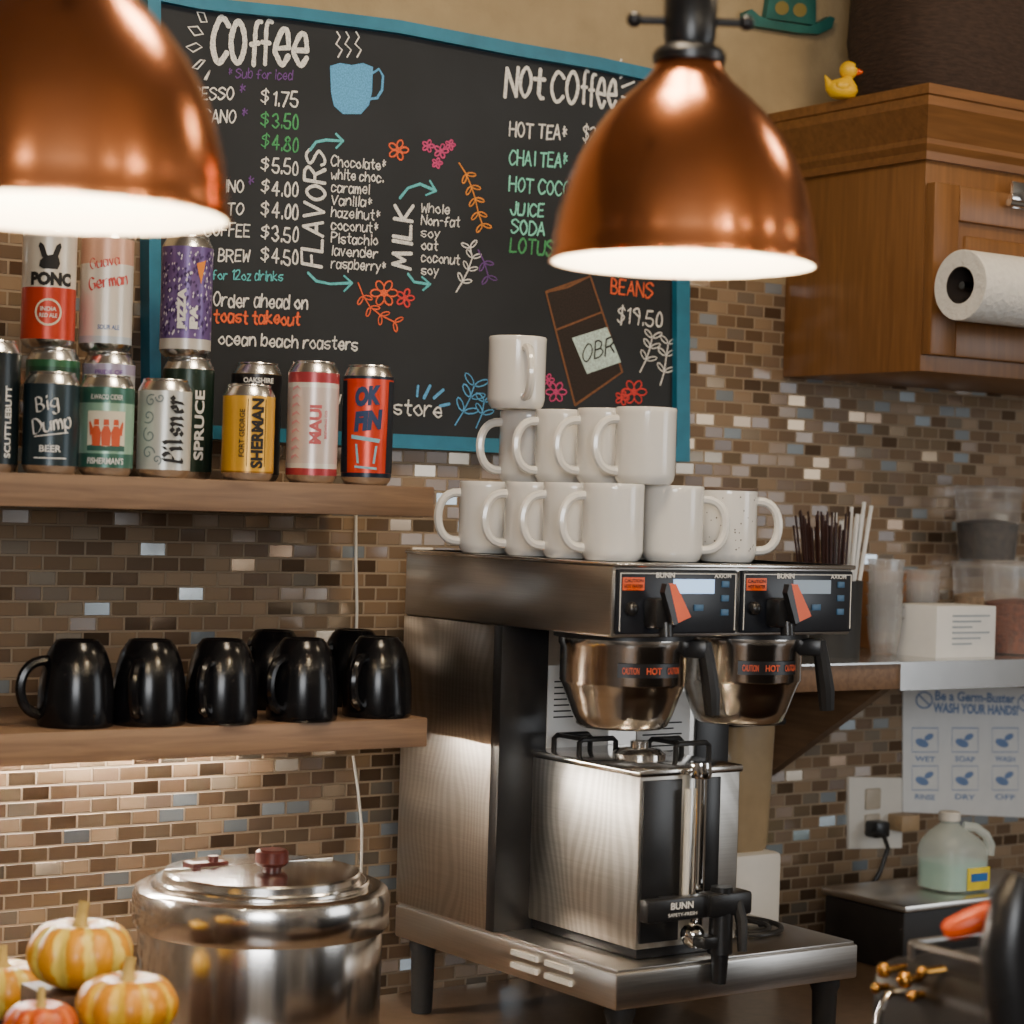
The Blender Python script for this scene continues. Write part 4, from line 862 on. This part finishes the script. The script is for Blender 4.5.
o=MB().box(ap.x-.02,ap.x+.024,WY-.04,WY-.0002,ap.z-.014,ap.z+.014,.003).tube([V((ap.x-.024,WY-.025,ap.z)),V((ap.x-.019,WY-.025,ap.z))],.006,8).build('power_adapter',mat('adapter_tan',C(168,140,104),.5),loc=(ap.x,WY,ap.z-.014)); tag(o,'small tan power adapter on the wall beside the outlet','adapter')
# low metal box with the jug on top
q0=PY(912,893,2.40); bx0=q0.x; bzt=PY(950,888,2.50).z
bn=thing('metal_box','low dark metal box on the counter under the plastic jug','metal box',(bx0+.2,2.51,CT))
m_boxd=mat('dark_enamel',C(30,27,26),.5,.2,.2)
MB().box(bx0+.004,bx0+.42,2.42,2.60,CT,bzt-.012,.004).build('body',m_boxd,bn)
MB().box(bx0,bx0+.424,2.414,2.606,bzt-.012,bzt,.004).build('rim',m_steel,bn)
jp=PY(952,880,2.49); jx,jy=jp.x,jp.y
jg=thing('plastic_jug','translucent plastic jug with pale green liquid near the outlet','jug',(jx,jy,bzt))
m_jug=mat('jug_plastic',C(226,236,232),.25,alpha=.36,var=.02); m_liq=mat('green_liquid',C(130,192,178),.2,var=.05)
z=bzt+.0002
MB().loft([(z,.044,.040,3,0,0),(z+.005,.051,.046,3.6,0,0),(z+.066,.052,.047,3.6,0,0),(z+.080,.048,.044,3,-.002,0),(z+.096,.034,.032,2.4,-.008,0),(z+.106,.020,.020,2,-.010,0),(z+.110,.0155,.0155,2,-.010,0),(z+.116,.0155,.0155,2,-.010,0)],40,(jx,jy,0)).build('bottle',m_jug,jg)
MB().loft([(z+.003,.043,.039,3,0,0),(z+.006,.0485,.0435,3.6,0,0),(z+.048,.0495,.0445,3.6,0,0)],36,(jx,jy,0)).build('liquid',m_liq,jg)
MB().lathe([(.0165,.114),(.018,.115),(.018,.127),(.016,.129),(0,.129)],24,(jx-.010,jy,z)).build('cap',m_whitep,jg)
MB().tube([V((jx+.006,jy-.016,z+.106)),V((jx+.024,jy-.026,z+.104)),V((jx+.042,jy-.032,z+.092)),V((jx+.050,jy-.036,z+.075)),V((jx+.048,jy-.036,z+.058))],.008,10).build('handle',m_jug,jg)
lb_=MB().box(jx-.014,jx+.036,jy-.0492,jy-.046,z+.006,z+.042,.0005).build('label',mat('label_yellow',C(230,206,40),.5),jg)
MB().box(jx-.008,jx+.030,jy-.0500,jy-.0490,z+.020,z+.033).build('label_print',mat('label_blue',C(40,104,176),.5),lb_)
p=PY(738,860,2.53)
dx,dy=p.x-.012,p.y
dn=thing('bean_grinder','white grinder with translucent beige hopper behind the brewer','grinder',(dx,dy,CT))
zm=H-.52
MB().box(dx-.055,dx+.05,dy-.06,dy+.06,CT,zm,.008).build('body',m_whitep,dn)
MB().loft([(zm,.04,.04,4,0,0),(zm+.01,.045,.045,4,0,0),(zm+.18,.05,.05,4,0,0),(zm+.195,.05,.05,4,0,0)],32,(dx,dy,0)).build('hopper',mat('hopper_beige',C(176,152,116),.35,alpha=.75,var=.1),dn)
MB().box(dx-.055,dx+.055,dy-.055,dy+.055,zm+.194,zm+.206,.004).build('lid',m_black,dn)
# ------------------------------------------------------------------ espresso machine (near right corner)
em=thing('espresso_machine','dark espresso machine with brass fittings, blurred in the near right corner','espresso machine',(1.85,1.3,CT))
ex=1.575; ey0,ey1=1.10,1.60; ez=H-.45
m_em=mat('machine_dark',C(28,25,24),.4,.2,.2); m_brass=mat('brass',C(190,138,66),.2,1,.08)
MB().box(ex,2.3,ey0,ey1,CT+.03,ez,.03,4).build('body',m_em,em)
for x in (ex+.06,2.24):
    for y in (ey0+.06,ey1-.06): MB().lathe([(0,0),(.025,0),(.022,.032),(0,.032)],16,(x,y,CT)).build('leg',m_rubber,em)
t=MB()
for y in (ey0+.04,ey1-.04): t.tube([V((ex+.03,y,ez-.004)),V((ex+.03,y,ez+.016))],.004,8)
t.tube([V((2.25,ey1-.04,ez+.016)),V((ex+.03,ey1-.04,ez+.016)),V((ex+.03,ey0+.04,ez+.016)),V((2.25,ey0+.04,ez+.016))],.004,8); t.build('cup_rail',m_steeld,em)
for u,v,r in ((884,970,.008),(905,980,.009),(922,972,.006),(876,988,.006),(912,996,.006)):
    pp=PX(u,v,ex-.014); MB().tube([pp+V((.03,0,0)),pp],.004,10).sphere(pp,r,14).build('steam_knob',m_brass,em)
a=PX(888,994,ex-.02); MB().tube([V((ex+.01,a.y,a.z)),a,a+V((-.012,.0,-.02)),a+V((-.014,.0,-.12)),a+V((-.024,.0,-.16))],.004,10).build('steam_wand',m_chrome,em)
a=PT(944,932,1.85); b=PT(1002,911,1.85); d=b-a
MB().tube([a,a+d*.1,a+d*.4,a+d*.8,a+d],[.006,.009,.011,.012,.008],14).build('lever_handle',mat('lever_orange',C(226,80,10),.35,var=.06),em)
MB().tube([a+d*.98,b+d*.3,V((b.x+d.x*.5,b.y+d.y*.5,ez-.01))],[.006,.008,.01],10).build('lever_arm',m_black,em)
MB().tube([PT(1022,876,1.8),PT(1015,900,1.8),PT(1008,950,1.8),PT(1012,1000,1.8),PT(1016,1040,1.8)],[.012,.02,.024,.024,.02],14).build('group_handle',m_black,em)
for u,v,t_ in ((965,985,1.9),(930,985,1.95)):
    pp=PT(u,v,t_)
    MB().lathe([(0,0),(.034,0),(.036,.012),(.036,.06),(.030,.074),(.012,.080),(0,.080)],24,(max(pp.x,ex+.06),min(pp.y,ey1-.05),ez-.004)).build('dome_cap',m_em,em)
# ------------------------------------------------------------------ lights
def area(name,loc,tgt,sx,sy,e,col):
    l=bpy.data.lights.new(name,'AREA'); l.shape='RECTANGLE'; l.size=sx; l.size_y=sy; l.energy=e; l.color=col
    o=bpy.data.objects.new(name,l); COL.objects.link(o); o.location=loc
    o.rotation_euler=(V(tgt)-V(loc)).to_track_quat('-Z','Y').to_euler()
area('window_daylight',(-.6,-1.2,2.0),(1.8,2.6,1.2),1.2,.8,50,(.93,.96,1))
area('tile_glint_fill',(4.3,-.8,1.75),(2.0,2.6,1.4),1.4,1.4,24,(.90,.95,1))  # added cool area light, sized to bring out glints on the tiles
area('ceiling_light',(1.3,1.7,2.76),(1.4,2.3,1.0),.3,.3,14,(1,.80,.56))
area('ceiling_light_right',(2.5,1.5,2.76),(2.5,2.4,1.2),.3,.3,8,(1,.78,.52))
for i,(x,y,z) in enumerate([(.2,-.6,2.4),(.9,-.3,2.45),(1.7,-.2,2.4),(2.5,0,2.45),(-.5,.5,2.4),(3.2,.6,2.4),(.0,.1,2.1),(1.2,.3,2.3)]):
    l=bpy.data.lights.new('string_light','POINT'); l.energy=4; l.color=(1,.82,.58); l.shadow_soft_size=.022
    o=bpy.data.objects.new('string_light',l); COL.objects.link(o); o.location=(x,y,z)
w=bpy.data.worlds.new('world'); scene.world=w; w.use_nodes=True
nt=w.node_tree; bg=nt.nodes['Background']; bg.inputs[1].default_value=.42
tc=nt.nodes.new('ShaderNodeTexCoord'); nz=nt.nodes.new('ShaderNodeTexNoise'); nz.inputs['Scale'].default_value=2.5
nt.links.new(tc.outputs['Generated'],nz.inputs['Vector'])
r=ramp(nt,[(.35,(.05,.04,.032)),(.65,(.52,.43,.34))]); nt.links.new(nz.outputs['Fac'],r.inputs[0]); nt.links.new(r.outputs[0],bg.inputs[0])
